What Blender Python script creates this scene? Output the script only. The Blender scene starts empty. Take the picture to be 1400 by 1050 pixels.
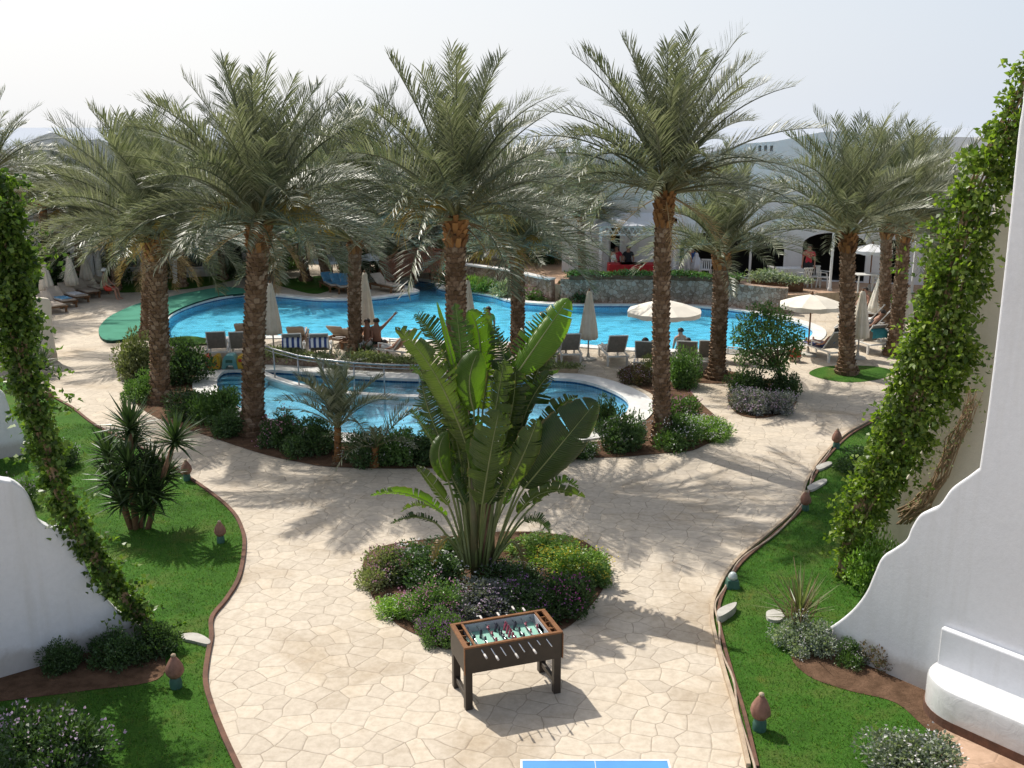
import bpy, bmesh, math, random
import numpy as np
from mathutils import Vector, Matrix
from mathutils.geometry import tessellate_polygon
PI=math.pi; R=math.radians
random.seed(7); RNG=np.random.default_rng(7)
S=bpy.context.scene; C=S.collection
# ------------------------------------------------------------------ camera geometry
F=1374.0; PITCH=R(14.4); H=7.2
cp,sp=math.cos(PITCH),math.sin(PITCH)
def ray(px,py):
    u=(px-700)/F; v=-(py-525)/F
    return Vector((u, cp+sp*v, -sp+cp*v))
CAM=Vector((0,0,H))
def gp(px,py,z=0.0):
    d=ray(px,py); t=(z-H)/d.z
    return CAM+d*t
def at(px,py,Y):
    d=ray(px,py); return CAM+d*(Y/d.y)
def onplane(px,py,P,n):
    d=ray(px,py); t=(P-CAM).dot(n)/d.dot(n); return CAM+d*t
def ppm(p):            # photo pixels per metre at a point
    return F/((p-CAM).dot(Vector((0,cp,-sp))))
# ------------------------------------------------------------------ scene helpers
def tag(o,label=None,cat=None,group=None,kind=None):
    if label: o['label']=label
    if cat: o['category']=cat
    if group: o['group']=group
    if kind: o['kind']=kind
    return o
def thing(name,label,cat,loc=(0,0,0),rz=0,group=None):
    o=bpy.data.objects.new(name,None); C.objects.link(o); o.empty_display_size=.2
    o.location=loc; o.rotation_euler=(0,0,rz); return tag(o,label,cat,group)
def link(name,me,m,parent=None,loc=None,rot=None,scale=None):
    o=bpy.data.objects.new(name,me); C.objects.link(o)
    ms=m if isinstance(m,(list,tuple)) else [m]
    if len(me.materials)==0:
        for k in ms: me.materials.append(k)
    if parent: o.parent=parent
    if loc is not None: o.location=loc
    if rot is not None: o.rotation_euler=rot
    if scale is not None: o.scale=scale if hasattr(scale,'__len__') else (scale,)*3
    return o
def kids(o): return [c for c in bpy.data.objects if c.parent==o]
def copy_tree(o,parent=None,cache=None):
    c=o.copy(); C.objects.link(c); c.parent=parent
    for ch in kids(o): copy_tree(ch,c)
    return c
class MB:
    def __init__(s): s.v=[]; s.f=[]; s.m=[]
    def add(s,vs,fs,mi=0):
        n=len(s.v); s.v+= [tuple(p) for p in vs]
        for f in fs: s.f.append(tuple(n+i for i in f)); s.m.append(mi)
    def box(s,c,d,rz=0,mi=0,taper=1.0,M=None):
        x,y,z=d[0]/2,d[1]/2,d[2]/2
        vs=[(-x,-y,-z),(x,-y,-z),(x,y,-z),(-x,y,-z)]+[(a*x*taper,b*y*taper,z) for a,b in((-1,-1),(1,-1),(1,1),(-1,1))]
        Mx=M if M is not None else Matrix.Rotation(rz,3,'Z')
        vs=[Vector(c)+Mx@Vector(p) for p in vs]
        s.add(vs,[(3,2,1,0),(4,5,6,7),(0,1,5,4),(1,2,6,5),(2,3,7,6),(3,0,4,7)],mi)
    def bar(s,a,b,w,h,mi=0):
        a,b=Vector(a),Vector(b); d=b-a; L=d.length
        q=d.to_track_quat('X','Z').to_matrix()
        s.box((a+b)/2,(L,w,h),mi=mi,M=q)
    def tube(s,pts,rs,n=8,mi=0,cap=True):
        pts=[Vector(p) for p in pts]
        if not hasattr(rs,'__len__'): rs=[rs]*len(pts)
        vs=[];fs=[]; ref=None
        for i,p in enumerate(pts):
            t=(pts[min(i+1,len(pts)-1)]-pts[max(i-1,0)]).normalized()
            if ref is None: ref=Vector((1,0,0)) if abs(t.x)<.9 else Vector((0,1,0))
            u=(ref-t*ref.dot(t)).normalized(); ref=u; w=t.cross(u)
            for k in range(n):
                a=2*PI*k/n; vs.append(p+(u*math.cos(a)+w*math.sin(a))*rs[i])
        for i in range(len(pts)-1):
            for k in range(n):
                a=i*n+k;b=i*n+(k+1)%n; fs.append((a,b,b+n,a+n))
        if cap:
            fs.append(tuple(range(n-1,-1,-1))); m=(len(pts)-1)*n; fs.append(tuple(range(m,m+n)))
        s.add(vs,fs,mi)
    def lathe(s,prof,n=16,c=(0,0,0),mi=0,star=0,sn=8):
        vs=[];fs=[]
        for r,z in prof:
            for k in range(n):
                a=2*PI*k/n; q=r*(1+star*math.cos(sn*a)); vs.append((c[0]+q*math.cos(a),c[1]+q*math.sin(a),c[2]+z))
        for i in range(len(prof)-1):
            for k in range(n):
                a=i*n+k;b=i*n+(k+1)%n; fs.append((a,b,b+n,a+n))
        fs.append(tuple(range(n-1,-1,-1))); m=(len(prof)-1)*n; fs.append(tuple(range(m,m+n)))
        s.add(vs,fs,mi)
    def prism(s,poly,z0,z1,mi=0,side=None):
        n=len(poly); vs=[(p[0],p[1],z0) for p in poly]+[(p[0],p[1],z1) for p in poly]
        tr=tessellate_polygon([[Vector((p[0],p[1],0)) for p in poly]])
        fs=[]
        for t in tr:
            a,b,c=t; 
            if area2(poly[a],poly[b],poly[c])<0: a,b,c=a,c,b
            fs.append((a+n,b+n,c+n)); 
        s.add(vs,fs,mi)
        ccw=sum(poly[i][0]*poly[(i+1)%n][1]-poly[(i+1)%n][0]*poly[i][1] for i in range(n))>0
        q=[(i,(i+1)%n,(i+1)%n+n,i+n) if ccw else ((i+1)%n,i,i+n,(i+1)%n+n) for i in range(n)]
        s.add(vs,q,side if side is not None else mi)
    def mesh(s,name,smooth=False,bevel=0,seg=2):
        me=bpy.data.meshes.new(name); me.from_pydata(s.v,[],s.f)
        me.polygons.foreach_set('material_index',s.m)
        if bevel:
            bm=bmesh.new(); bm.from_mesh(me); bmesh.ops.remove_doubles(bm,verts=bm.verts,dist=1e-5)
            es=[e for e in bm.edges if len(e.link_faces)==2 and e.calc_face_angle(0)>.5]
            bmesh.ops.bevel(bm,geom=es,offset=bevel,segments=seg,affect='EDGES',profile=.5,clamp_overlap=True)
            bm.to_mesh(me); bm.free()
        if smooth:
            me.polygons.foreach_set('use_smooth',[True]*len(me.polygons))
        me.update(); return me
    def build(s,name,m,parent=None,smooth=False,bevel=0,loc=None,rz=None,autos=False):
        o=link(name,s.mesh(name,smooth or autos,bevel),m,parent,loc,None if rz is None else (0,0,rz))
        if autos:
            try: o.data.set_sharp_from_angle(angle=R(38))
            except Exception: pass
        return o
def area2(a,b,c): return (b[0]-a[0])*(c[1]-a[1])-(b[1]-a[1])*(c[0]-a[0])
def npmesh(name,V,Fc,mi=None,smooth=False):
    me=bpy.data.meshes.new(name); V=np.asarray(V,np.float32); Fc=np.asarray(Fc,np.int32)
    k=Fc.shape[1]; me.vertices.add(len(V)); me.vertices.foreach_set('co',V.ravel())
    me.loops.add(Fc.size); me.loops.foreach_set('vertex_index',Fc.ravel())
    me.polygons.add(len(Fc)); me.polygons.foreach_set('loop_start',np.arange(0,Fc.size,k,dtype=np.int32))
    try: me.polygons.foreach_set('loop_total',np.full(len(Fc),k,np.int32))
    except Exception: pass
    if mi is not None: me.polygons.foreach_set('material_index',np.asarray(mi,np.int32))
    me.update(calc_edges=True); me.validate(); return me
def smooth_poly(pts,n=5,closed=True):
    P=[Vector((p[0],p[1])) for p in pts]; N=len(P); out=[]
    rng=range(N) if closed else range(N-1)
    for i in rng:
        if closed: a,b,c,d=P[i-1],P[i],P[(i+1)%N],P[(i+2)%N]
        else: a,b,c,d=P[max(i-1,0)],P[i],P[i+1],P[min(i+2,N-1)]
        for k in range(n):
            t=k/n
            out.append(.5*((2*b)+(c-a)*t+(2*a-5*b+4*c-d)*t*t+(3*b-a-3*c+d)*t**3))
    if not closed: out.append(P[-1])
    return out
def pxpoly(px,z=0,n=5,closed=True): return smooth_poly([gp(a,b,z) for a,b in px],n,closed)
def ccw(poly):
    s=sum(poly[i][0]*poly[(i+1)%len(poly)][1]-poly[(i+1)%len(poly)][0]*poly[i][1] for i in range(len(poly)))
    return poly if s>0 else poly[::-1]
def offset(poly,d):
    poly=ccw(poly); N=len(poly); out=[]
    for i in range(N):
        t=(Vector(poly[(i+1)%N])-Vector(poly[i-1])); t=t.normalized() if t.length>1e-6 else Vector((1,0))
        out.append(Vector(poly[i])+Vector((t.y,-t.x))*d)
    return out
def sheet(name,outer,holes,z,m,label=None,kind='structure'):
    loops=[[Vector((p[0],p[1],0)) for p in outer]]+[[Vector((p[0],p[1],0)) for p in h] for h in holes]
    flat=[p for l in loops for p in l]; tr=tessellate_polygon(loops)
    mb=MB(); fs=[]
    for a,b,c in tr:
        ar=area2(flat[a],flat[b],flat[c])
        if abs(ar)<1e-9: continue
        fs.append((a,b,c) if ar>0 else (a,c,b))
    mb.add([(p.x,p.y,z) for p in flat],fs)
    o=mb.build(name,m); o['kind']=kind; 
    if label: o['label']=label
    return o
def inpoly(X,Y,poly):
    ins=np.zeros(len(X),bool); n=len(poly); j=n-1
    for i in range(n):
        xi,yi=poly[i][0],poly[i][1]; xj,yj=poly[j][0],poly[j][1]
        if yi!=yj:
            ins^=((yi>Y)!=(yj>Y))&(X<(xj-xi)*(Y-yi)/(yj-yi)+xi)
        j=i
    return ins
# ------------------------------------------------------------------ materials
def nt(name):
    m=bpy.data.materials.new(name); m.use_nodes=True; t=m.node_tree; t.nodes.clear()
    return m,t,(lambda ty,**k:_n(t,ty,k))
def _n(t,ty,k):
    n=t.nodes.new(ty)
    for a,b in k.items():
        if a in n.inputs.keys(): n.inputs[a].default_value=b
        else: setattr(n,a,b)
    return n
def c4(c): return (c[0],c[1],c[2],1)
def ramp(t,fac,stops,interp='LINEAR'):
    r=t.nodes.new('ShaderNodeValToRGB'); r.color_ramp.interpolation=interp
    e=r.color_ramp.elements
    while len(e)<len(stops): e.new(.5)
    for el,(p,c) in zip(e,stops): el.position=p; el.color=c4(c)
    t.links.new(fac,r.inputs[0]); return r.outputs[0]
def mixc(t,fac,a,b,mode='MIX'):
    n=t.nodes.new('ShaderNodeMix'); n.data_type='RGBA'; n.blend_type=mode
    for i,x in ((0,fac),(6,a),(7,b)):
        if hasattr(x,'is_linked'): t.links.new(x,n.inputs[i])
        else: n.inputs[i].default_value=x if i==0 else c4(x)
    return n.outputs[2]
def noise(t,scale,detail=4,rough=.6,vec=None,dist=0):
    n=t.nodes.new('ShaderNodeTexNoise'); n.inputs['Scale'].default_value=scale; n.inputs['Detail'].default_value=detail
    n.inputs['Roughness'].default_value=rough; n.inputs['Distortion'].default_value=dist
    if vec is not None: t.links.new(vec,n.inputs['Vector'])
    return n.outputs['Fac']
def pos(t): return t.nodes.new('ShaderNodeNewGeometry').outputs['Position']
def objc(t): return t.nodes.new('ShaderNodeTexCoord').outputs['Object']
def finish(t,col,rough=.6,bump=None,bstr=.3,bdist=.02,spec=.5,metal=0,normal=None,sheen=0):
    b=t.nodes.new('ShaderNodeBsdfPrincipled'); o=t.nodes.new('ShaderNodeOutputMaterial')
    if hasattr(col,'is_linked'): t.links.new(col,b.inputs['Base Color'])
    else: b.inputs['Base Color'].default_value=c4(col)
    if hasattr(rough,'is_linked'): t.links.new(rough,b.inputs['Roughness'])
    else: b.inputs['Roughness'].default_value=rough
    b.inputs['Specular IOR Level'].default_value=spec; b.inputs['Metallic'].default_value=metal
    if bump is not None:
        n=t.nodes.new('ShaderNodeBump'); n.inputs['Strength'].default_value=bstr; n.inputs['Distance'].default_value=bdist
        t.links.new(bump,n.inputs['Height']); t.links.new(n.outputs[0],b.inputs['Normal'])
    t.links.new(b.outputs[0],o.inputs[0]); return b
def pm(name,c1,c2=None,scale=6,rough=.6,bstr=.2,bscale=None,spec=.4,metal=0,world=False,bdist=.01,lo=.35,hi=.65):
    m,t,N=nt(name); v=pos(t) if world else objc(t)
    c2=c2 or tuple(x*.8 for x in c1)
    n=noise(t,scale,5,.62,v); col=ramp(t,n,[(lo,c1),(hi,c2)])
    b=noise(t,bscale or scale*6,4,.6,v)
    finish(t,col,rough,b if bstr else None,bstr,bdist,spec,metal); return m
def leafm(name,cols,trans=.35,rough=.45,spec=.4,tcol=None,objvar=.25):
    m,t,N=nt(name); g=t.nodes.new('ShaderNodeNewGeometry'); st=[(i/(len(cols)-1) if len(cols)>1 else 0,c) for i,c in enumerate(cols)]
    col=ramp(t,g.outputs['Random Per Island'],st)
    oi=t.nodes.new('ShaderNodeObjectInfo'); mm=t.nodes.new('ShaderNodeMapRange'); mm.inputs[3].default_value=1-objvar; mm.inputs[4].default_value=1+objvar
    t.links.new(oi.outputs['Random'],mm.inputs[0])
    hs=t.nodes.new('ShaderNodeHueSaturation'); t.links.new(mm.outputs[0],hs.inputs['Value']); t.links.new(col,hs.inputs['Color'])
    col=hs.outputs[0]
    b=t.nodes.new('ShaderNodeBsdfPrincipled'); t.links.new(col,b.inputs['Base Color']); b.inputs['Roughness'].default_value=rough; b.inputs['Specular IOR Level'].default_value=spec
    tr=t.nodes.new('ShaderNodeBsdfTranslucent'); tc=mixc(t,1.0,col,tcol or (1.3,1.5,.5),'MULTIPLY'); t.links.new(tc,tr.inputs[0])
    mx=t.nodes.new('ShaderNodeMixShader'); mx.inputs[0].default_value=trans
    t.links.new(b.outputs[0],mx.inputs[1]); t.links.new(tr.outputs[0],mx.inputs[2])
    o=t.nodes.new('ShaderNodeOutputMaterial'); t.links.new(mx.outputs[0],o.inputs[0]); return m
M={}
# paving: stamped crazy stone
def paving(name,base,scale=2.1,joint=.6):
    m,t,N=nt(name); v=pos(t)
    mp=t.nodes.new('ShaderNodeMapping'); mp.inputs['Scale'].default_value=(scale,scale*1.12,scale); mp.inputs['Rotation'].default_value=(0,0,.35); t.links.new(v,mp.inputs[0])
    nd=t.nodes.new('ShaderNodeTexNoise'); nd.inputs['Scale'].default_value=1.6; nd.inputs['Detail'].default_value=3; t.links.new(v,nd.inputs['Vector'])
    ad=t.nodes.new('ShaderNodeVectorMath'); ad.operation='MULTIPLY_ADD'; t.links.new(nd.outputs['Color'],ad.inputs[0]); ad.inputs[1].default_value=(.45,.45,0); t.links.new(mp.outputs[0],ad.inputs[2])
    vo=t.nodes.new('ShaderNodeTexVoronoi'); vo.feature='DISTANCE_TO_EDGE'; vo.inputs['Scale'].default_value=1; vo.inputs['Randomness'].default_value=.72; vo.voronoi_dimensions='2D'; t.links.new(ad.outputs[0],vo.inputs['Vector'])
    vc=t.nodes.new('ShaderNodeTexVoronoi'); vc.inputs['Scale'].default_value=1; vc.inputs['Randomness'].default_value=.72; vc.voronoi_dimensions='2D'; t.links.new(ad.outputs[0],vc.inputs['Vector'])
    sep=t.nodes.new('ShaderNodeSeparateColor'); t.links.new(vc.outputs['Color'],sep.inputs[0])
    b=base
    cell=ramp(t,sep.outputs[0],[(0,(b[0]*.92,b[1]*.915,b[2]*.91)),(.45,b),(1,(b[0]*1.06,b[1]*1.05,b[2]*1.03))])
    fine=ramp(t,noise(t,9,6,.7,v),[(.3,(.82,.80,.77)),(.6,(1.04,1.04,1.04))])
    col=mixc(t,1.0,cell,fine,'MULTIPLY')
    big=ramp(t,noise(t,.55,5,.65,v,.6),[(.30,(.70,.64,.56)),(.5,(1,1,1))])
    col=mixc(t,.8,col,big,'MULTIPLY')
    red=ramp(t,noise(t,.9,4,.6,v,.3),[(.66,(1,1,1)),(.8,(.86,.74,.62))])
    col=mixc(t,.8,col,red,'MULTIPLY')
    spot=ramp(t,noise(t,34,2,.5,v),[(.68,(1,1,1)),(.76,(.72,.66,.58))]); col=mixc(t,.6,col,spot,'MULTIPLY')
    brk=ramp(t,noise(t,1.3,3,.6,v),[(.32,(.35,.35,.35)),(.58,(1,1,1))])
    jm=ramp(t,vo.outputs['Distance'],[(.008,(1,1,1)),(.030,(0,0,0))])
    jm2=mixc(t,1.0,jm,brk,'MULTIPLY')
    jf=mixc(t,1.0,jm2,(joint,joint,joint),'MULTIPLY')
    col=mixc(t,jf,col,(b[0]*.33,b[1]*.29,b[2]*.25))
    hgt=ramp(t,vo.outputs['Distance'],[(0,(0,0,0)),(.06,(1,1,1))]); nb=noise(t,22,6,.7,v)
    hh=mixc(t,.35,hgt,nb)
    finish(t,col,.75,hh,.55,.012,.25); return m
M['paving']=paving('stamped_paving',(.555,.485,.395),2.9,.6)
M['patio']=paving('terrace_paving',(.50,.34,.24),2.6,.35)
M['deck']=pm('deck_concrete',(.55,.49,.40),(.46,.40,.32),1.2,.8,.2,30,.2,world=True)
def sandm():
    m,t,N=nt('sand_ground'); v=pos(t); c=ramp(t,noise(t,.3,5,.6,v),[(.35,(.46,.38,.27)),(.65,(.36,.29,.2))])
    l=t.nodes.new('ShaderNodeVectorMath'); l.operation='LENGTH'; t.links.new(v,l.inputs[0]); r=t.nodes.new('ShaderNodeMapRange'); r.inputs[1].default_value=75; r.inputs[2].default_value=170; t.links.new(l.outputs['Value'],r.inputs[0])  # haze painted into the sand colour, paler with distance
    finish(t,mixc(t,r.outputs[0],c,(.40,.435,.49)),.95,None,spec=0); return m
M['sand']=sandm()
M['soil']=pm('bed_soil',(.085,.05,.03),(.16,.095,.06),5,.95,.8,40,.1,world=True,bdist=.03)
def lawnm():
    m,t,N=nt('lawn_turf'); v=pos(t)
    a=ramp(t,noise(t,.9,5,.65,v),[(.3,(.035,.10,.010)),(.5,(.06,.165,.018)),(.68,(.11,.165,.035)),(.8,(.17,.16,.06))])
    b=ramp(t,noise(t,45,4,.7,v),[(.3,(.55,.55,.5)),(.7,(1.2,1.2,1.1))])
    d=ramp(t,noise(t,2.3,4,.6,v,.5),[(.58,(1,1,1)),(.74,(1.7,.98,1.2))])
    finish(t,mixc(t,1,mixc(t,1,a,b,'MULTIPLY'),d,'MULTIPLY'),.85,noise(t,60,4,.7,v),1,.03,.15); return m
M['lawn']=lawnm()
M['blade']=leafm('grass_blade',[(.03,.09,.010),(.05,.14,.016),(.085,.18,.028),(.15,.17,.05)],.4,.5,.3,objvar=0)
def plasterm(name,c,stain=(.62,.57,.5)):
    m,t,N=nt(name); v=pos(t)
    a=ramp(t,noise(t,.7,6,.65,v,.3),[(.3,tuple(x*.93 for x in c)),(.65,c)])
    f=ramp(t,noise(t,14,5,.7,v),[(.3,(.95,.95,.95)),(.7,(1.02,1.02,1.02))]); a=mixc(t,1,a,f,'MULTIPLY')
    mp=t.nodes.new('ShaderNodeMapping'); mp.inputs['Scale'].default_value=(5,5,.35); t.links.new(v,mp.inputs[0])
    s=ramp(t,noise(t,1,4,.6,mp.outputs[0]),[(.5,(1,1,1)),(.85,(.85,.835,.80))]); a=mixc(t,.8,a,s,'MULTIPLY')
    sx=t.nodes.new('ShaderNodeSeparateXYZ'); t.links.new(v,sx.inputs[0])
    ad=t.nodes.new('ShaderNodeMath'); ad.operation='MULTIPLY_ADD'; t.links.new(noise(t,3,4,.6,v),ad.inputs[0]); ad.inputs[1].default_value=-.45; t.links.new(sx.outputs[2],ad.inputs[2])
    lo=ramp(t,ad.outputs[0],[(0,stain),(.16,(1,1,1))]); a=mixc(t,.75,a,lo,'MULTIPLY')
    b1=noise(t,28,6,.7,v); b2_=noise(t,3.5,4,.6,v,.8); finish(t,a,.85,mixc(t,.5,b1,b2_),.35,.02,.2); return m
M['white']=plasterm('white_plaster',(.78,.785,.81))
M['cream']=plasterm('cream_plaster',(.74,.67,.56))
M['bldg']=plasterm('building_plaster',(.86,.855,.85))
M['trim']=pm('white_paint',(.8,.8,.79),(.72,.72,.71),4,.45,.05)
M['coping']=pm('pool_coping_stone',(.72,.71,.68),(.58,.57,.55),3,.6,.2,40,world=True)
def tilem(name,c):
    m,t,N=nt(name); v=pos(t)
    br=t.nodes.new('ShaderNodeTexBrick'); br.offset=0; br.inputs['Scale'].default_value=6; br.inputs['Mortar Size'].default_value=.03; br.inputs['Brick Width'].default_value=.5; br.inputs['Row Height'].default_value=.5
    br.inputs['Color1'].default_value=c4(c); br.inputs['Color2'].default_value=c4([x*.9 for x in c]); br.inputs['Mortar'].default_value=c4([min(1,x*1.15+.05) for x in c])
    t.links.new(v,br.inputs['Vector'])
    n=ramp(t,noise(t,.35,3,.6,v),[(.3,(.86,.92,.97)),(.7,(1.05,1.02,1))])
    finish(t,mixc(t,1,br.outputs['Color'],n,'MULTIPLY'),.4); return m
M['tile']=tilem('pool_tile',(.26,.76,1.0)); M['kidtile']=tilem('wading_pool_tile',(.32,.68,.85)); M['edge_tile']=tilem('edge_tile',(.03,.16,.34))
def waterm(name,tint,bs=.25,sc=3.2):
    m,t,N=nt(name); v=pos(t)
    mp=t.nodes.new('ShaderNodeMapping'); mp.inputs['Scale'].default_value=(.8,1.5,1); t.links.new(v,mp.inputs[0])
    n1=noise(t,sc,4,.6,mp.outputs[0],.7); n2=noise(t,sc*3.4,3,.6,mp.outputs[0],.4)
    hh=mixc(t,.35,n1,n2)
    bp=t.nodes.new('ShaderNodeBump'); bp.inputs['Strength'].default_value=bs; bp.inputs['Distance'].default_value=.12; t.links.new(hh,bp.inputs['Height'])
    fr=t.nodes.new('ShaderNodeFresnel'); fr.inputs[0].default_value=1.33; t.links.new(bp.outputs[0],fr.inputs['Normal'])
    tr=t.nodes.new('ShaderNodeBsdfTransparent'); 
    tc=ramp(t,n1,[(.34,tuple(x*.6 for x in tint)),(.5,tuple(x*.93 for x in tint)),(.62,tint)]); t.links.new(tc,tr.inputs[0])
    gl=t.nodes.new('ShaderNodeBsdfGlossy'); gl.inputs['Roughness'].default_value=.08; t.links.new(bp.outputs[0],gl.inputs['Normal'])
    mx=t.nodes.new('ShaderNodeMixShader'); t.links.new(fr.outputs[0],mx.inputs[0]); t.links.new(tr.outputs[0],mx.inputs[1]); t.links.new(gl.outputs[0],mx.inputs[2])
    o=t.nodes.new('ShaderNodeOutputMaterial'); t.links.new(mx.outputs[0],o.inputs[0]); return m
M['water']=waterm('pool_water',(.74,.96,1.0),.25,2.3); M['kidwater']=waterm('wading_water',(.74,.92,.97),.12,2.2)
M['trunk']=None
def trunkm():
    m,t,N=nt('palm_bark'); g=t.nodes.new('ShaderNodeNewGeometry'); v=objc(t)
    c=ramp(t,g.outputs['Random Per Island'],[(0,(.13,.085,.05)),(.4,(.21,.135,.085)),(.75,(.30,.21,.145)),(1,(.42,.33,.25))])
    n=ramp(t,noise(t,18,5,.7,v),[(.3,(.55,.52,.5)),(.7,(1.15,1.15,1.15))]); c=mixc(t,1,c,n,'MULTIPLY')
    finish(t,c,.9,noise(t,50,5,.7,v),.7,.02,.1); return m
M['trunk']=trunkm()
M['boot']=leafm('palm_boot_fibre',[(.13,.065,.03),(.25,.12,.045),(.34,.18,.07)],.0,.8,.2)
M['petiole']=leafm('palm_petiole',[(.15,.16,.07),(.23,.21,.09),(.18,.18,.10)],.05,.5,.4)
PALM=[(.072,.09,.05),(.12,.14,.077),(.172,.188,.112),(.23,.242,.16),(.30,.31,.235)]
M['frond']=leafm('palm_frond',PALM,.30,.40,.55,(1.15,1.22,.8),.15)
M['dead']=leafm('palm_dead_frond',[(.22,.14,.07),(.32,.21,.11),(.4,.3,.18)],.15,.8,.2)
M['fruit']=leafm('palm_fruit_stalk',[(.33,.21,.04),(.40,.28,.06),(.27,.21,.05)],.15,.6,.3)
LV=dict(dark=[(.018,.032,.012),(.03,.055,.02),(.05,.085,.032)],mid=[(.03,.06,.016),(.055,.10,.028),(.085,.14,.045)],
 light=[(.06,.11,.02),(.10,.17,.035),(.15,.22,.06)],olive=[(.07,.085,.035),(.11,.125,.055),(.16,.17,.09)],
 silver=[(.06,.085,.055),(.12,.14,.105),(.22,.24,.2)],lav=[(.05,.06,.055),(.10,.11,.11),(.20,.20,.24)],red=[(.05,.035,.02),(.09,.05,.035),(.06,.08,.03)])
for k,v in LV.items(): M['leaf_'+k]=leafm('shrub_leaf_'+k,[tuple(min(1,x*2.1) for x in c) for c in v],.28,.4,.45)
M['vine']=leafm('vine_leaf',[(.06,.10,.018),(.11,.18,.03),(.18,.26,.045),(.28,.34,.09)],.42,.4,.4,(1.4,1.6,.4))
M['vine_dark']=leafm('vine_leaf_dark',[(.03,.065,.013),(.065,.12,.02),(.11,.18,.034),(.17,.25,.055)],.35,.4,.4,(1.4,1.6,.4))  # darker green leaf mix for the narrow left vine
M['yucca']=leafm('yucca_leaf',[(.025,.05,.018),(.05,.085,.03),(.09,.14,.05)],.15,.35,.55)
def ban(name,cols,tr):
    m,t,N=nt(name); a=t.nodes.new('ShaderNodeAttribute'); a.attribute_name='leafuv'; sx=t.nodes.new('ShaderNodeSeparateXYZ'); t.links.new(a.outputs['Vector'],sx.inputs[0]); v=objc(t)
    oi=t.nodes.new('ShaderNodeObjectInfo'); mm=t.nodes.new('ShaderNodeMapRange'); mm.inputs[3].default_value=.7; mm.inputs[4].default_value=1.3; t.links.new(oi.outputs['Random'],mm.inputs[0])
    c=ramp(t,noise(t,3,4,.6,v),[(.3,cols[0]),(.7,cols[1])])
    w_=t.nodes.new('ShaderNodeMath'); w_.operation='MULTIPLY'; w_.inputs[1].default_value=330; t.links.new(sx.outputs[0],w_.inputs[0]); sn=t.nodes.new('ShaderNodeMath'); sn.operation='SINE'; t.links.new(w_.outputs[0],sn.inputs[0])
    vr=ramp(t,sn.outputs[0],[(0,(.86,.88,.82)),(1,(1.1,1.1,1.1))]); c=mixc(t,.8,c,vr,'MULTIPLY')
    hs=t.nodes.new('ShaderNodeHueSaturation'); t.links.new(mm.outputs[0],hs.inputs['Value']); t.links.new(c,hs.inputs['Color']); c=hs.outputs[0]
    ad=t.nodes.new('ShaderNodeMath'); ad.operation='MULTIPLY_ADD'; t.links.new(noise(t,7,4,.7,v),ad.inputs[0]); ad.inputs[1].default_value=.42; t.links.new(sx.outputs[1],ad.inputs[2])
    e=ramp(t,ad.outputs[0],[(1.14/1.5,(0,0,0)),(1.24/1.5,(1,1,1))]); 
    sc=t.nodes.new('ShaderNodeMath'); sc.operation='DIVIDE'; sc.inputs[1].default_value=1.5; t.links.new(ad.outputs[0],sc.inputs[0]); e.node.inputs[0].links and t.links.remove(e.node.inputs[0].links[0]); t.links.new(sc.outputs[0],e.node.inputs[0])
    c=mixc(t,e,c,(.19,.135,.06))
    b=t.nodes.new('ShaderNodeBsdfPrincipled'); t.links.new(c,b.inputs['Base Color']); b.inputs['Roughness'].default_value=.34; b.inputs['Specular IOR Level'].default_value=.5
    bp=t.nodes.new('ShaderNodeBump'); bp.inputs['Strength'].default_value=.35; bp.inputs['Distance'].default_value=.01; t.links.new(sn.outputs[0],bp.inputs['Height']); t.links.new(bp.outputs[0],b.inputs['Normal'])
    tl=t.nodes.new('ShaderNodeBsdfTranslucent'); t.links.new(mixc(t,1.0,c,(1.6,1.9,.35),'MULTIPLY'),tl.inputs[0]); mx=t.nodes.new('ShaderNodeMixShader'); mx.inputs[0].default_value=tr
    t.links.new(b.outputs[0],mx.inputs[1]); t.links.new(tl.outputs[0],mx.inputs[2]); o=t.nodes.new('ShaderNodeOutputMaterial'); t.links.new(mx.outputs[0],o.inputs[0]); return m
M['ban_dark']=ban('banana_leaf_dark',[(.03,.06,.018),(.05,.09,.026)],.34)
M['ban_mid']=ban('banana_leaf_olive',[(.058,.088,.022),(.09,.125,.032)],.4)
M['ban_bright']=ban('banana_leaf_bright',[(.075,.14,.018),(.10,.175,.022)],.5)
M['ban_dead']=ban('banana_leaf_dead',[(.17,.11,.05),(.24,.16,.08)],.15)
M['ban_stem']=pm('banana_stem',(.085,.10,.04),(.15,.12,.06),3,.5,.2)
M['ban_rib']=pm('banana_midrib',(.14,.18,.06),(.2,.22,.09),3,.45,.1)
M['ban_trunk']=pm('banana_old_stem',(.13,.07,.04),(.22,.13,.08),7,.9,.7,30)
FL=dict(purple=[(.22,.08,.28),(.36,.14,.40),(.48,.26,.5)],pink=[(.5,.2,.32),(.6,.32,.42),(.42,.2,.36)],white=[(.62,.6,.6),(.72,.7,.68),(.55,.5,.56)],yellow=[(.6,.45,.03),(.7,.55,.06),(.5,.5,.1)],lilac=[(.46,.32,.46),(.56,.44,.56),(.38,.27,.42)],magenta=[(.42,.06,.3),(.5,.12,.38),(.3,.08,.3)])
for k,v in FL.items(): M['fl_'+k]=leafm('petal_'+k,v,.3,.6,.2,(1.1,1.1,1.1))
M['twig']=pm('twig_bark',(.16,.11,.07),(.24,.17,.12),8,.9,.5)
M['grey_bark']=pm('grey_bark',(.33,.30,.26),(.22,.19,.16),3,.9,.6,14)
M['drybranch']=pm('dry_vine_bark',(.36,.26,.16),(.24,.16,.09),8,.9,.5)
M['canvas']=pm('parasol_canvas',(.68,.62,.52),(.58,.52,.43),3,.85,.2,20)
M['canvas_w']=pm('parasol_canvas_white',(.78,.73,.64),(.70,.65,.57),2,.85,.15,20)
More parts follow.
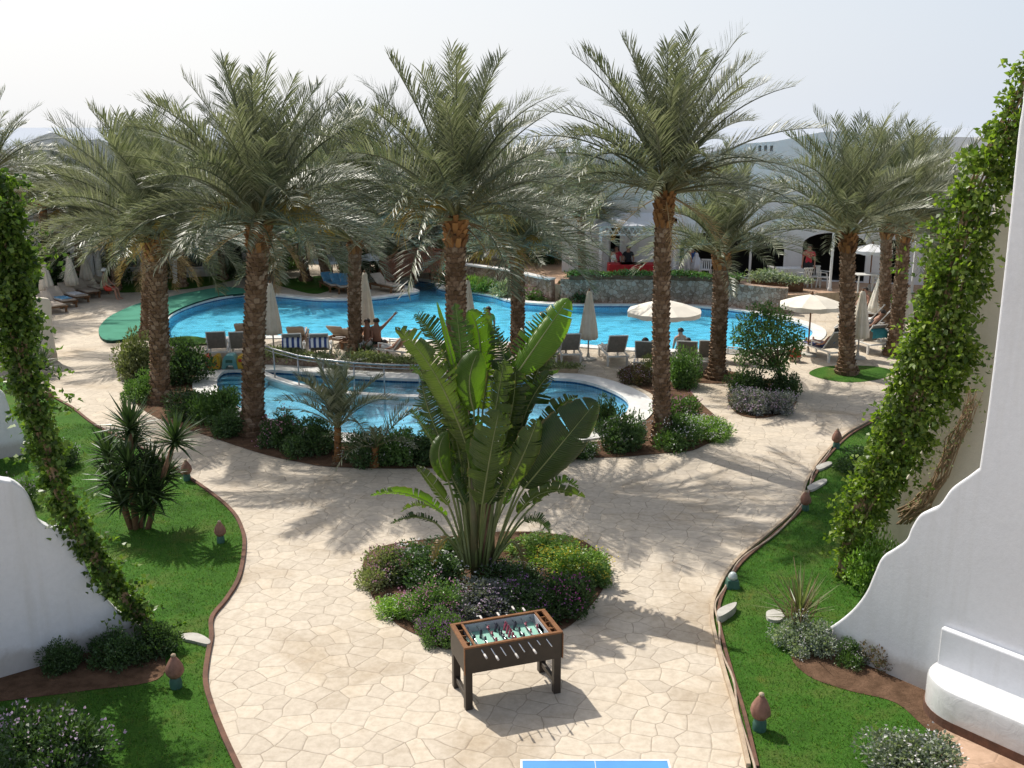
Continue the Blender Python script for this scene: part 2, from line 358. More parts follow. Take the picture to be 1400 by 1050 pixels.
M['canvas_bright']=pm('parasol_canvas_pale',(.72,.73,.76),(.64,.65,.68),2,.85,.15,20)
M['metal']=pm('pole_metal',(.45,.45,.46),(.35,.35,.36),6,.35,.05,metal=.8)
M['chrome']=pm('rod_chrome',(.75,.75,.76),(.65,.65,.66),6,.2,.0,metal=1)
M['dark_metal']=pm('dark_pole',(.12,.12,.13),(.09,.09,.1),6,.45,.1)
M['wood']=pm('teak_wood',(.22,.11,.05),(.14,.07,.03),9,.6,.3)
M['redwood']=pm('red_brown_wood',(.28,.11,.06),(.17,.07,.04),9,.65,.3)
M['plastic']=pm('white_plastic',(.74,.73,.7),(.64,.63,.6),4,.4,.05)
M['sling']=pm('grey_sling',(.20,.185,.165),(.27,.25,.22),12,.8,.3,80)
M['cushion']=pm('beige_cushion',(.50,.42,.34),(.40,.33,.27),4,.9,.2,20)
M['towel_blue']=pm('blue_towel',(.12,.32,.5),(.09,.24,.4),6,.95,.3,60)
M['towel_white']=pm('white_towel',(.72,.72,.72),(.6,.6,.62),6,.95,.3,60)
M['towel_navy']=pm('navy_towel',(.05,.06,.16),(.08,.09,.22),6,.95,.3,60)
M['towel_pink']=pm('pink_towel',(.55,.28,.32),(.6,.45,.45),3,.95,.3,60)
M['towel_brown']=pm('brown_towel',(.26,.13,.06),(.2,.09,.045),5,.95,.3,60)
M['towel_teal']=pm('teal_towel',(.05,.27,.29),(.04,.2,.22),5,.95,.3,60)
def stripem():
    m,t,N=nt('striped_towel'); v=objc(t); sx=t.nodes.new('ShaderNodeSeparateXYZ'); t.links.new(v,sx.inputs[0])
    a=t.nodes.new('ShaderNodeMath'); a.operation='MULTIPLY'; a.inputs[1].default_value=6.2; t.links.new(sx.outputs[0],a.inputs[0])
    f=t.nodes.new('ShaderNodeMath'); f.operation='FRACT'; t.links.new(a.outputs[0],f.inputs[0])
    c=ramp(t,f.outputs[0],[(0,(.04,.07,.22)),(.5,(.78,.78,.8))],'CONSTANT'); finish(t,c,.95); return m
M['striped']=stripem()
M['carpet']=pm('green_carpet',(.07,.235,.16),(.085,.28,.195),2,.95,.3,60,.1,world=True)
M['carpet_edge']=pm('carpet_edge',(.012,.05,.035),None,4,.9)
M['terra']=pm('terracotta',(.28,.15,.11),(.20,.10,.07),9,.85,.5,30)
M['lampbase']=pm('green_lamp_base',(.035,.10,.075),(.06,.15,.11),8,.6,.2)
M['glass']=pm('lamp_glass',(.55,.6,.58),(.4,.46,.44),4,.1,.0,spec=.8)
M['stone']=pm('white_stone',(.50,.48,.43),(.38,.36,.32),5,.85,.5,18)
M['kerb']=pm('brick_kerb',(.17,.085,.055),(.10,.055,.038),6,.9,.5,30,world=True)
M['kerb_pale']=pm('pale_kerb',(.5,.40,.28),(.36,.27,.19),5,.85,.3,30,world=True)
M['hose']=pm('irrigation_hose',(.45,.36,.27),(.3,.22,.16),5,.6,.1,world=True)
def stonewall():
    m,t,N=nt('rubble_stone_wall'); v=pos(t)
    vo=t.nodes.new('ShaderNodeTexVoronoi'); vo.inputs['Scale'].default_value=6.5; t.links.new(v,vo.inputs['Vector'])
    ve=t.nodes.new('ShaderNodeTexVoronoi'); ve.feature='DISTANCE_TO_EDGE'; ve.inputs['Scale'].default_value=6.5; t.links.new(v,ve.inputs['Vector'])
    s=t.nodes.new('ShaderNodeSeparateColor'); t.links.new(vo.outputs['Color'],s.inputs[0])
    c=ramp(t,s.outputs[0],[(0,(.22,.15,.11)),(.5,(.34,.24,.18)),(1,(.42,.33,.27))])
    j=ramp(t,ve.outputs['Distance'],[(.02,(.55,.5,.45)),(.07,(1,1,1))])
    c=mixc(t,1,c,j,'MULTIPLY'); c=mixc(t,.7,c,ramp(t,noise(t,1.3,5,.6,v),[(.35,(.7,.72,.75)),(.6,(1.1,1.1,1.1))]),'MULTIPLY')
    finish(t,c,.9,ve.outputs['Distance'],.6,.05,.15); return m
M['rubble']=stonewall()
M['red']=pm('red_cloth',(.48,.025,.03),(.36,.02,.025),3,.8,.2)
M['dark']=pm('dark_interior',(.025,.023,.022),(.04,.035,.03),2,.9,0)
M['window']=pm('window_glass',(.03,.04,.05),(.05,.06,.07),1,.08,0,spec=.7)
M['railblue']=pm('blue_rail',(.16,.18,.30),(.12,.14,.24),3,.5,0)
M['skin']=pm('skin',(.42,.23,.16),(.36,.19,.13),5,.55,.05); M['skin_tan']=pm('skin_tanned',(.28,.14,.09),(.23,.11,.07),5,.55,.05)
M['eye']=pm('eye_dark',(.02,.018,.016),None,4,.3,0)
M['hair_d']=pm('dark_hair',(.02,.015,.012),(.04,.03,.02),20,.6,.3); M['hair_b']=pm('fair_hair',(.32,.22,.11),(.24,.16,.08),20,.6,.3)
M['cl_black']=pm('black_cloth',(.02,.02,.025),(.03,.03,.035),6,.85,.1); M['cl_white']=pm('white_cloth',(.68,.68,.68),(.58,.58,.58),6,.85,.1)
M['cl_green']=pm('green_cloth',(.12,.3,.1),(.09,.24,.08),6,.85,.1); M['cl_blue']=pm('blue_cloth',(.05,.12,.3),(.04,.09,.24),6,.85,.1); M['cl_red']=pm('red_shirt',(.5,.03,.05),(.4,.025,.04),6,.85,.1)
M['toy_red']=pm('red_plastic',(.55,.05,.025),(.45,.04,.02),3,.4,0); M['toy_yel']=pm('yellow_plastic',(.6,.36,.03),(.52,.3,.03),3,.4,0); M['toy_teal']=pm('teal_plastic',(.16,.38,.38),(.12,.3,.31),3,.4,0)
M['cab']=pm('dark_cabinet',(.032,.024,.018),(.045,.034,.025),5,.45,.1,40); M['rimwood']=pm('orange_wood_rim',(.23,.10,.035),(.15,.06,.022),9,.5,.2,40)
M['inner']=pm('grey_liner',(.42,.42,.46),(.36,.36,.4),4,.5,0); M['pitchgreen']=pm('table_pitch',(.28,.52,.42),(.22,.45,.36),2,.5,0)
M['pblue']=pm('player_dark',(.03,.03,.05),None,4,.4,0); M['pred']=pm('player_red',(.3,.06,.1),None,4,.4,0); M['handle']=pm('handle_grip',(.62,.58,.55),(.5,.47,.44),5,.4,0)
M['ttblue']=pm('table_blue',(.09,.30,.62),(.08,.26,.56),2,.45,.05); M['ttwhite']=pm('table_line',(.78,.78,.78),None,4,.5,0)
def shrinkm():
    m,t,N=nt('clear_wrap'); v=objc(t); n=noise(t,5,4,.6,v,1.2)
    finish(t,ramp(t,n,[(.3,(.60,.60,.59)),(.7,(.68,.68,.68))]),.14,n,.35,.02,.8); return m
M['wrap']=shrinkm()
M['mount']=pm('hill_rock',(.42,.36,.3),(.34,.29,.24),.02,.95,.3,.3,world=True)
# ------------------------------------------------------------------ camera, world, sun
cam=bpy.data.cameras.new('camera'); co=bpy.data.objects.new('camera',cam); C.objects.link(co)
cam.sensor_width=36; cam.lens=36*F/1400; cam.clip_start=.1; cam.clip_end=6000
co.location=CAM; co.rotation_euler=(PI/2-PITCH,0,0); S.camera=co
SUN_EL=R(51); SUN=Vector((-.66*math.cos(SUN_EL),.75*math.cos(SUN_EL),math.sin(SUN_EL))).normalized()
w=bpy.data.worlds.new('World'); S.world=w; w.use_nodes=True; t=w.node_tree; t.nodes.clear()
sky=t.nodes.new('ShaderNodeTexSky'); sky.sky_type='NISHITA'; sky.sun_disc=False; sky.sun_elevation=SUN_EL; sky.sun_rotation=-math.atan2(.66,.75)
sky.dust_density=3.0; sky.air_density=1.1; sky.ozone_density=1.5; sky.altitude=0
tc=t.nodes.new('ShaderNodeTexCoord'); sx=t.nodes.new('ShaderNodeSeparateXYZ'); t.links.new(tc.outputs['Generated'],sx.inputs[0])
hz=ramp(t,sx.outputs[2],[(0,(.9,.9,.9)),(.12,(.75,.75,.75)),(.35,(.16,.16,.16)),(.8,(0,0,0))])
mx=t.nodes.new('ShaderNodeMix'); mx.data_type='RGBA'; t.links.new(hz,mx.inputs[0]); hsv=t.nodes.new('ShaderNodeHueSaturation'); hsv.inputs['Saturation'].default_value=.62; t.links.new(sky.outputs[0],hsv.inputs['Color']); t.links.new(hsv.outputs[0],mx.inputs[6]); 
dt=t.nodes.new('ShaderNodeVectorMath'); dt.operation='DOT_PRODUCT'; t.links.new(tc.outputs['Generated'],dt.inputs[0]); dt.inputs[1].default_value=(-.66,.75,0)
hc=ramp(t,dt.outputs['Value'],[(.2,(4.5/10,5.15/10,6.1/10)),(.9,(.665,.67,.68))]); hm=t.nodes.new('ShaderNodeVectorMath'); hm.operation='SCALE'; hm.inputs[3].default_value=10; t.links.new(hc,hm.inputs[0]); t.links.new(hm.outputs[0],mx.inputs[7])
bg=t.nodes.new('ShaderNodeBackground'); bg.inputs[1].default_value=.15; t.links.new(mx.outputs[2],bg.inputs[0])
ow=t.nodes.new('ShaderNodeOutputWorld'); t.links.new(bg.outputs[0],ow.inputs[0])
sl=bpy.data.lights.new('sun','SUN'); sl.energy=4.8; sl.angle=R(.55); sl.color=(1,.95,.86); so=bpy.data.objects.new('sun',sl); C.objects.link(so)
so.rotation_euler=SUN.to_track_quat('Z','Y').to_euler(); so.location=(-20,30,40)
S.view_settings.view_transform='Standard'; S.view_settings.look='None'; S.view_settings.exposure=0
S.cycles.max_bounces=8; S.cycles.transparent_max_bounces=12

# ------------------------------------------------------------------ ground, pools, lawns, beds
main_px=[(230,463),(231,434),(262,418),(300,408),(340,403),(385,405),(440,410),(500,409),(545,404),(572,399),(560,393),(540,387),(566,383),(592,386),(600,394),(620,398),(645,400),(675,405),(700,412),(745,416),(800,417),(860,417),(920,418),(975,421),(1025,427),(1070,436),(1104,446),(1113,456),(1098,467),(1040,478),(975,480),(900,478),(845,476),(790,472),(700,469),(600,467),(500,462),(420,460),(320,461)]
kid_px=[(294,528),(304,509),(340,507),(376,507),(420,510),(480,515),(570,519),(660,517),(760,518),(803,523),(836,534),(857,546),(862,558),(850,572),(815,588),(740,598),(640,602),(540,600),(470,594),(400,583),(345,568),(312,550)]
POOL=ccw(pxpoly(main_px,0,4)); KID=ccw(pxpoly(kid_px,0,4))
SITE=[(-48,3.0),(48,3.0),(48,85),(-48,85)]
sheet('paving',SITE,[POOL,KID],0,M['paving'])
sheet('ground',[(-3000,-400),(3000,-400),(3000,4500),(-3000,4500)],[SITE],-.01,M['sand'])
def basin(name,poly,depth,m,wz,wm,wname,band):
    mb=MB(); n=len(poly)
    tr=tessellate_polygon([[Vector((p[0],p[1],0)) for p in poly]])
    fs=[(a,b,c) if area2(poly[a],poly[b],poly[c])>0 else (a,c,b) for a,b,c in tr]
    mb.add([(p[0],p[1],-depth) for p in poly],fs)
    mb.add([(p[0],p[1],-depth) for p in poly]+[(p[0],p[1],-band) for p in poly],[((i+1)%n,i,i+n,(i+1)%n+n) for i in range(n)])
    mb.add([(p[0],p[1],-band) for p in poly]+[(p[0],p[1],.0) for p in poly],[((i+1)%n,i,i+n,(i+1)%n+n) for i in range(n)],1)
    o=mb.build(name,[m,M['edge_tile']]); o['kind']='structure'
    sheet(wname,poly,[],wz,wm)
basin('pool_basin',POOL,.32,M['tile'],-.06,M['water'],'pool_water',.11)
basin('wading_pool_basin',KID,.24,M['kidtile'],-.07,M['kidwater'],'wading_pool_water',.12)
def ring(name,poly,w,z,m,over=.05):
    inn=offset(poly,-over); out=offset(poly,w); n=len(poly); mb=MB()
    vs=[(p[0],p[1],z) for p in inn]+[(p[0],p[1],z) for p in out]+[(p[0],p[1],-.04) for p in inn]+[(p[0],p[1],-.01) for p in out]
    fs=[]
    for i in range(n):
        j=(i+1)%n; fs+=[(i,i+n,j+n,j),(i+2*n,i,j,j+2*n),(i+n,i+3*n,j+3*n,j+n)]
    mb.add(vs,fs); o=mb.build(name,m); o['kind']='structure'
ring('pool_coping',POOL,.42,.035,M['coping']); ring('wading_pool_coping',KID,.62,.04,M['coping'])
# steps in the wading pool and its divider
div_px=[(345,502),(357,508),(376,516),(409,526),(439,532),(474,536),(520,539),(574,541),(640,542)]
DIV=pxpoly(div_px,0,4,False)
mb=MB(); top=[];
for i,p in enumerate(DIV):
    tt=(DIV[min(i+1,len(DIV)-1)]-DIV[max(i-1,0)]).normalized(); top.append((p-Vector((-tt.y,tt.x))*.13,p+Vector((-tt.y,tt.x))*.13))
poly=[a for a,b in top]+[b for a,b in top][::-1]
mb.prism(poly,-.24,.0); o=mb.build('pool_divider',M['coping']); o['kind']='structure'
mb=MB()
a,b=gp(306,511),gp(372,510)
for k in range(3):
    q=[(a.x-.15+k*.22,a.y-.02-k*.34),(b.x,b.y-.02-k*.34),(b.x,b.y-.34-k*.34),(a.x-.45+k*.22,a.y-.36-k*.34)]
    mb.prism(q,-.239,-.09-.045*k)
o=mb.build('pool_steps',M['kidtile']); o['kind']='structure'
# lawns
LL_px=[(-260,500),(0,519),(50,534),(95,556),(130,582),(185,610),(230,636),(283,671),(317,700),(331,725),(334,750),(327,790),(310,820),(290,846),(289,873),(284,900),(281,933),(290,967),(306,1008),(330,1060),(360,1130),(-300,1130)]
LR_px=[(1209,566),(1180,581),(1152,598),(1122,629),(1103,659),(1091,693),(1050,731),(1005,770),(980,811),(973,842),(979,878),(991,924),(1006,975),(1023,1050),(1045,1130),(1250,1130),(1278,1010),(1290,975),(1500,930),(1500,600),(1330,560),(1260,556)]
LEFTL=pxpoly(LL_px,0,5); RIGHTL=pxpoly(LR_px,0,5)
sheet('lawn',LEFTL,[],.006,M['lawn']); sheet('lawn',RIGHTL,[],.006,M['lawn'])
def blades(name,poly,n,excl=[]):
    xs=[p[0] for p in poly]; ys=[p[1] for p in poly]
    X=RNG.uniform(max(min(xs),-14),min(max(xs),14),n*3); Y=RNG.uniform(min(ys),min(max(ys),24),n*3)
    k=inpoly(X,Y,poly)
    for e in excl: k&=~inpoly(X,Y,e)
    X=X[k][:n];Y=Y[k][:n]; n=len(X); a=RNG.uniform(0,2*PI,n); h=RNG.uniform(.02,.05,n); l=RNG.uniform(-.03,.03,(n,2)); w_=.007
    V=np.zeros((n,3,3)); dx=np.cos(a)*w_; dy=np.sin(a)*w_
    V[:,0]=np.stack([X-dx,Y-dy,np.full(n,.004)],1); V[:,1]=np.stack([X+dx,Y+dy,np.full(n,.004)],1); V[:,2]=np.stack([X+l[:,0],Y+l[:,1],h],1)
    o=link(name,npmesh(name,V.reshape(-1,3),np.arange(n*3).reshape(-1,3)),M['blade']); o['kind']='stuff'; return o
def edge_strip(name,px,w,z0,z1,m,kind='structure',side=0):
    P=pxpoly(px,0,6,False); mb=MB(); L=[];Rr=[]
    for i,p in enumerate(P):
        tt=(P[min(i+1,len(P)-1)]-P[max(i-1,0)]).normalized(); nn=Vector((-tt.y,tt.x)); L.append(p+nn*(side-w/2)); Rr.append(p+nn*(side+w/2))
    mb.prism(L+Rr[::-1],z0,z1); o=mb.build(name,m)
    if kind: o['kind']=kind
    return o
edge_strip('lawn_kerb',LL_px[1:-2],.065,-.02,.045,M['kerb'])
edge_strip('lawn_kerb',LR_px[:14],.05,-.02,.06,M['kerb_pale'])
edge_strip('lawn_kerb',LR_px[:14],.045,-.02,.04,M['kerb'],side=.10)
def bed(px,z=.012,m=None,name='flower_bed'):
    P=pxpoly(px,0,5); sheet(name,P,[],z,m or M['soil']); return P
BEDA=[(172,482),(176,520),(186,552),(225,577),(264,590),(330,612),(370,624),(413,633),(456,639),(570,641),(680,636),(760,631),(803,627),(852,625),(910,620),(944,617),(966,608),(992,596),(987,578),(955,548),(944,533),(950,522),(915,508),(867,499),(846,512),(870,528),(893,541),(894,562),(870,585),(815,604),(740,613),(640,617),(540,614),(465,606),(395,596),(338,580),(300,558),(278,535),(272,500),(230,475)]
bed(BEDA)
bed([(995,545),(1008,566),(1042,572),(1078,562),(1090,545),(1075,525),(1040,518),(1005,527)])
bed([(936,517),(958,524),(1000,524),(1022,517),(1000,508),(958,508)])
BEDD=[(496,772),(520,748),(600,736),(700,727),(790,737),(833,775),(822,810),(795,842),(768,862),(700,882),(612,888),(578,872),(540,852),(508,815)]
bed(BEDD)
SOILR=bed([(1082,895),(1105,925),(1160,945),(1225,962),(1272,1000),(1300,985),(1285,930),(1230,900),(1180,890),(1120,868)],.013)
SOILL=bed([(-200,925),(0,910),(110,890),(210,868),(225,895),(215,930),(120,945),(0,960),(-200,985)],.013)
blades('grass',LEFTL,60000,[SOILL]); blades('grass',RIGHTL,60000,[SOILR])
P=pxpoly([(1250,1130),(1278,1010),(1296,975),(1330,985),(1420,1005),(1600,1020),(1600,1130)],0,1); sheet('patio_paving',P,[],.010,M['patio'])
for px in ([(375,387),(404,380),(457,377),(475,388),(449,398),(428,402),(397,395)],[(158,391),(200,379),(250,374),(338,376),(307,386),(267,394),(215,398),(160,400)],[(1106,511),(1128,519),(1165,523),(1205,518),(1222,508),(1195,501),(1150,500),(1120,503)]):
    P=pxpoly(px,0,4); sheet('lawn',P,[],.008,M['lawn'])
# small garden patch beside the pool
P=pxpoly([(232,472),(285,472),(288,466),(260,461),(232,464)],0,3); sheet('flower_bed',P,[],.045,M['lawn'])
# green carpet
P=pxpoly([(135,455),(146,469),(184,465),(216,460),(229,452),(229,435),(258,420),(298,408),(338,403),(341,399),(307,395),(262,402),(230,409),(193,417),(167,427),(146,439)],0,4)
mb=MB(); mb.prism(ccw(P),.005,.10,0,1); o=mb.build('green_carpet',[M['carpet'],M['carpet_edge']]); tag(o,'green carpeted walkway curving along the left end of the pool','carpet')
# pale slabs
def slab(px,pts,label,z=.05):
    P=ccw(pxpoly(pts,0,4)); c=sum((Vector((p[0],p[1])) for p in P),Vector((0,0)))/len(P)
    mb=MB(); mb.prism([p-c for p in P],0,z); o=mb.build('stepping_stone',M['stone'],loc=(c.x,c.y,.004)); tag(o,label,'stepping stone')
slab(0,[(250,871),(270,870),(287,879),(284,885),(262,880),(250,877)],'pale stone slab crossing the left lawn kerb')
slab(0,[(1048,840),(1062,837),(1073,843),(1066,852),(1050,850)],'round white stepping stone on the right lawn near the dry spiky plant')
slab(0,[(1104,668),(1124,658),(1130,661),(1110,673)],'lower pale slab on the shaded right lawn by the kerb')
slab(0,[(1116,640),(1132,634),(1137,637),(1120,645)],'upper pale slab on the shaded right lawn by the kerb')
slab(0,[(980,845),(990,838),(1006,833),(1003,841),(992,849),(982,853)],'rough white stone at the kerb bend of the right lawn',.12)
# hose along right kerb
P=pxpoly([(1136,614),(1118,640),(1106,664),(1095,697),(1055,735),(1010,772),(986,812),(979,842),(985,877),(997,924),(1012,975),(1030,1060)],0,6,False)
mb=MB(); mb.tube([(p[0]+.03*math.sin(i*.6),p[1],.035) for i,p in enumerate(P)],.018,6); tag(mb.build('irrigation_hose',M['hose'],smooth=True),'pale irrigation hose lying along the right lawn kerb','hose')
# ------------------------------------------------------------------ white fin walls
def vplane(pa,pb):
    a,b=gp(*pa),gp(*pb); d=(b-a); d.z=0; d.normalize(); n=Vector((d.y,-d.x,0))
    if n.dot(CAM-a)<0: n=-n
    return a,d,n
def finwall(name,label,out,pl,th,m,cat='wall',smooth=True,back=0.0):
    a,d,n=pl; a=a-n*back
    pts=[onplane(x,y,a,n) for x,y in out]; uv=[((p-a).dot(d),p.z) for p in pts]
    uv=[(u,max(z,-.05)) for u,z in uv]
    if smooth: uv=[(p[0],max(p[1],-.05)) for p in uv]
    mb=MB(); tr=tessellate_polygon([[Vector((u,z,0)) for u,z in uv]]); N=len(uv)
    V=[a+d*u+Vector((0,0,z)) - Vector((0,0,a.z)) for u,z in uv]; V+= [v-n*th for v in V]
    fs=[]
    for i,j,k in tr: fs+= [(i,j,k),(i+N,k+N,j+N)]
    fs+=[(i,i+N,(i+1)%N+N,(i+1)%N) for i in range(N)]
    mb.add(V,fs); me=mb.mesh(name)
    bm=bmesh.new(); bm.from_mesh(me); bmesh.ops.recalc_face_normals(bm,faces=bm.faces)
    es=[e for e in bm.edges if len(e.link_faces)==2 and e.calc_face_angle(0)>1.2 and max(e.verts[0].co.z,e.verts[1].co.z)>.3 and abs((e.verts[0].co-e.verts[1].co).dot(n))<th*.5]
    bmesh.ops.bevel(bm,geom=es,offset=.035,segments=3,affect='EDGES',profile=.5,clamp_overlap=True)
    bm.to_mesh(me); bm.free()
    return tag(link(name,me,m),label,cat)
def sm(px,n=5): return [(p[0],p[1]) for p in smooth_poly(px,n,False)]
PL_L=vplane((205,868),(0,928)); PL_R=vplane((1125,884),(1272,948))
prof=sm([(-190,-150),(-170,300),(-120,560),(-60,640),(0,656),(20,660),(36,672),(46,692),(54,712),(70,722),(88,726),(104,738),(113,760),(122,782),(138,808),(158,832),(182,850),(206,862)])
finwall('garden_wall','shaded white wall with a stepped curved top at the lower left',prof+[(206,869),(0,931),(-400,1050),(-400,-150)],PL_L,.26,M['white'])
a2=vplane((34,622),(0,630)); a2=(a2[0],PL_L[1],PL_L[2])
prof=sm([(-60,500),(0,533),(9,546),(15,562),(22,574),(31,590),(36,606),(36,616)])
finwall('garden_wall','second white wall with a curved end behind the left vine',prof+[(34,626),(-300,700),(-300,480)],a2,.26,M['white'])
a3=vplane((78,494),(50,502)); a3=(a3[0],PL_L[1],PL_L[2])
prof=sm([(-100,396),(0,404),(40,407),(62,408),(69,411),(71,424),(72,450),(75,468),(78,482),(79,492)])
finwall('garden_wall','beige wall end standing by the paved walk behind the left vine',prof+[(78,497),(30,515),(-200,560),(-200,396)],a3,.26,M['cream'])
prof=sm([(1420,-500),(1402,60),(1390,190),(1372,370),(1352,540),(1338,640)])+sm([(1322,652),(1300,668),(1287,686),(1278,694),(1258,703),(1246,720),(1238,738),(1222,750),(1205,762),(1194,785),(1184,808),(1168,830),(1148,848),(1126,862)])
finwall('garden_wall','tall shaded white wall with a stepped curved edge at the right',prof+[(1124,886),(1272,951),(1500,1055),(1700,1140),(1700,-500)],PL_R,.30,M['white'])
b2=gp(1150,790); PL_V=(b2,PL_R[1],PL_R[2])
prof=sm([(1440,120),(1385,230),(1355,300),(1335,340),(1305,400),(1285,470),(1275,540),(1265,600),(1240,650),(1215,690),(1180,740)])
finwall('garden_wall','cream wall behind the right climbing vine, half hidden by leaves',prof+[(1175,800),(1330,850),(1700,1010),(1700,120)],PL_V,.28,M['cream'],back=.75)
# rounded wrapped bench against right wall
a,d,n=PL_R
t=thing('wall_bench','rounded white bench wrapped in clear plastic against the right wall','bench',(0,0,0))
c0=onplane(1279,930,a,n); c1=c0+d*3.4
c0.z=0;c1.z=0
pts=[]
for i in range(9): 
    an=PI*.5*i/8; pts.append(c0+d*(.55*(1-math.cos(an)))+n*(.15+.50*math.sin(an)))
base=[c0+n*.02]+pts+[c1+n*.65,c1+n*.02]
mb=MB(); mb.prism([(p.x,p.y) for p in base],.13,.52); mb.build('seat',M['wrap'],t,bevel=.05,autos=True)
cc=sum((Vector((p.x,p.y)) for p in base),Vector((0,0)))/len(base)
mb=MB(); mb.prism([(Vector((p.x,p.y))-cc)*1.02+cc for p in base],-.02,.13); mb.build('plinth',M['kerb'],t)
mb=MB(); q=[c0+d*.04+n*.012,c0+d*.04+n*.11,c1+n*.11,c1+n*.012]; mb.prism([(p.x,p.y) for p in q],.52,1.02); mb.build('backrest',M['white'],t,bevel=.02)
#===END SETTING===
# ------------------------------------------------------------------ leaves
def leafquads(P,D,L,W,rng,fold=.25):
    n=len(P); D=D/np.linalg.norm(D,axis=1,keepdims=True)
    r=rng.normal(size=(n,3)); s=np.cross(D,r); s/=np.linalg.norm(s,axis=1,keepdims=True)+1e-9
    u=np.cross(s,D); L=L[:,None];W=W[:,None]
    mid=P+D*L*.45
    V=np.stack([P,mid+s*W*.5+u*W*fold,P+D*L-u*L*.12,mid-s*W*.5+u*W*fold],1)
    return V.reshape(-1,3)
def quadmesh(name,V): return npmesh(name,V,np.arange(len(V)).reshape(-1,4))
def shrubmesh(seed,n,ll=.06,lw=.03,lobes=26,flat=1.0,upright=.5):
    """unit shrub: radius ~1 horizontally, height ~1"""
    rng=np.random.default_rng(seed)
    c=rng.normal(size=(lobes,3)); c/=np.linalg.norm(c,axis=1,keepdims=True)
    c*=rng.uniform(.25,.72,(lobes,1)); c[:,2]=np.abs(c[:,2])*.95+.12
    rr=rng.uniform(.20,.36,lobes); k=rng.integers(0,lobes,n)
    d=rng.normal(size=(n,3)); d/=np.linalg.norm(d,axis=1,keepdims=True)
    P=c[k]+d*(rr[k]*rng.uniform(.35,1.05,n)**.6)[:,None]
    P[:,2]=np.where(P[:,2]<.015,rng.uniform(.01,.3,n),P[:,2])
    D=d+rng.normal(size=(n,3))*.5+np.array([0,0,upright])
    L=rng.uniform(.7,1.3,n)*ll; W=rng.uniform(.7,1.3,n)*lw
    return quadmesh('foliage',leafquads(P,D,L,W,rng)),c,rr
def flowermesh(c,rr,seed,n,sz):
    rng=np.random.default_rng(seed+99); cl=max(6,n//9); k0=rng.integers(0,len(c),cl); d0=rng.normal(size=(cl,3)); d0[:,2]=np.abs(d0[:,2])*.9+.25; d0[:,1]-=.25; d0/=np.linalg.norm(d0,axis=1,keepdims=True)
    Q=c[k0]+d0*(rr[k0]*1.05)[:,None]
    k=rng.integers(0,cl,n); P=Q[k]+rng.normal(size=(n,3))*sz*2.0; P[:,2]=np.maximum(P[:,2],.05)
    D=d0[k]+rng.normal(size=(n,3))*.6
    return quadmesh('flowers',leafquads(P,D,rng.uniform(.7,1.3,n)*sz,rng.uniform(.7,1.3,n)*sz,rng))
def twigmesh(c,seed):
    mb=MB(); rnd=random.Random(seed)
    for q in c[:14]:
        b=Vector((rnd.uniform(-.08,.08),rnd.uniform(-.08,.08),-.02)); e=Vector(q); m=(b+e)/2+Vector((rnd.uniform(-.1,.1),rnd.uniform(-.1,.1),.08))
        mb.tube([b,m,e],[.022,.016,.006],5)
    return mb.mesh('branches')
SH={}
for i in range(5):
    me,c,rr=shrubmesh(10+i,5200,.085,.042); SH[('n',i)]=(me,twigmesh(c,i),[flowermesh(c,rr,i,260,.045),flowermesh(c,rr,i+7,700,.042)])
for i in range(2):
    me,c,rr=shrubmesh(30+i,2600,.13,.055,20); SH[('f',i)]=(me,twigmesh(c,i),[flowermesh(c,rr,i,160,.06),flowermesh(c,rr,i+7,420,.055)])
for i in range(2):
    me,c,rr=shrubmesh(40+i,2400,.26,.035,16,upright=.9); SH[('l',i)]=(me,twigmesh(c,i),[flowermesh(c,rr,i,160,.05),flowermesh(c,rr,i+7,420,.05)])
SHN=[0]
MCACHE={}
def withmat(me,m):
    k=(me.name,m.name)
    if k not in MCACHE:
        c=me.copy(); c.materials.clear(); c.materials.append(m); MCACHE[k]=c
    return MCACHE[k]
def shrub(px,py,w,h,leaf,label,fl=None,dense=0,kind='n',group=None,z=0,cat='shrub',depth=None,name='shrub'):
    p=gp(px,py,z); k=ppm(p); W=w/k; 
    # py is the front foot of the shrub as seen: push the centre back by its radius
    dv=Vector((p.x,p.y,0)).normalized(); p=p+dv*W*.42
    Hh=h/k/math.cos(PITCH)*1.0; Hh=max(Hh-W*.25,Hh*.55)
    n=5 if kind=='n' else 2; me,tw,fm=SH[(kind,SHN[0]%n)]; SHN[0]+=1
    t=thing(name,label,cat,(p.x,p.y,z-.01),random.uniform(-.5,.5),group)
    sc=(W*.74,W*.66 if depth is None else depth,Hh*1.12)
    link('foliage',withmat(me,M['leaf_'+leaf]),M['leaf_'+leaf],t,scale=sc); link('branches',withmat(tw,M['twig']),M['twig'],t,scale=sc)
    if fl: link('flowers',withmat(fm[dense],M['fl_'+fl]),M['fl_'+fl],t,scale=sc)['kind']='stuff'
    return t
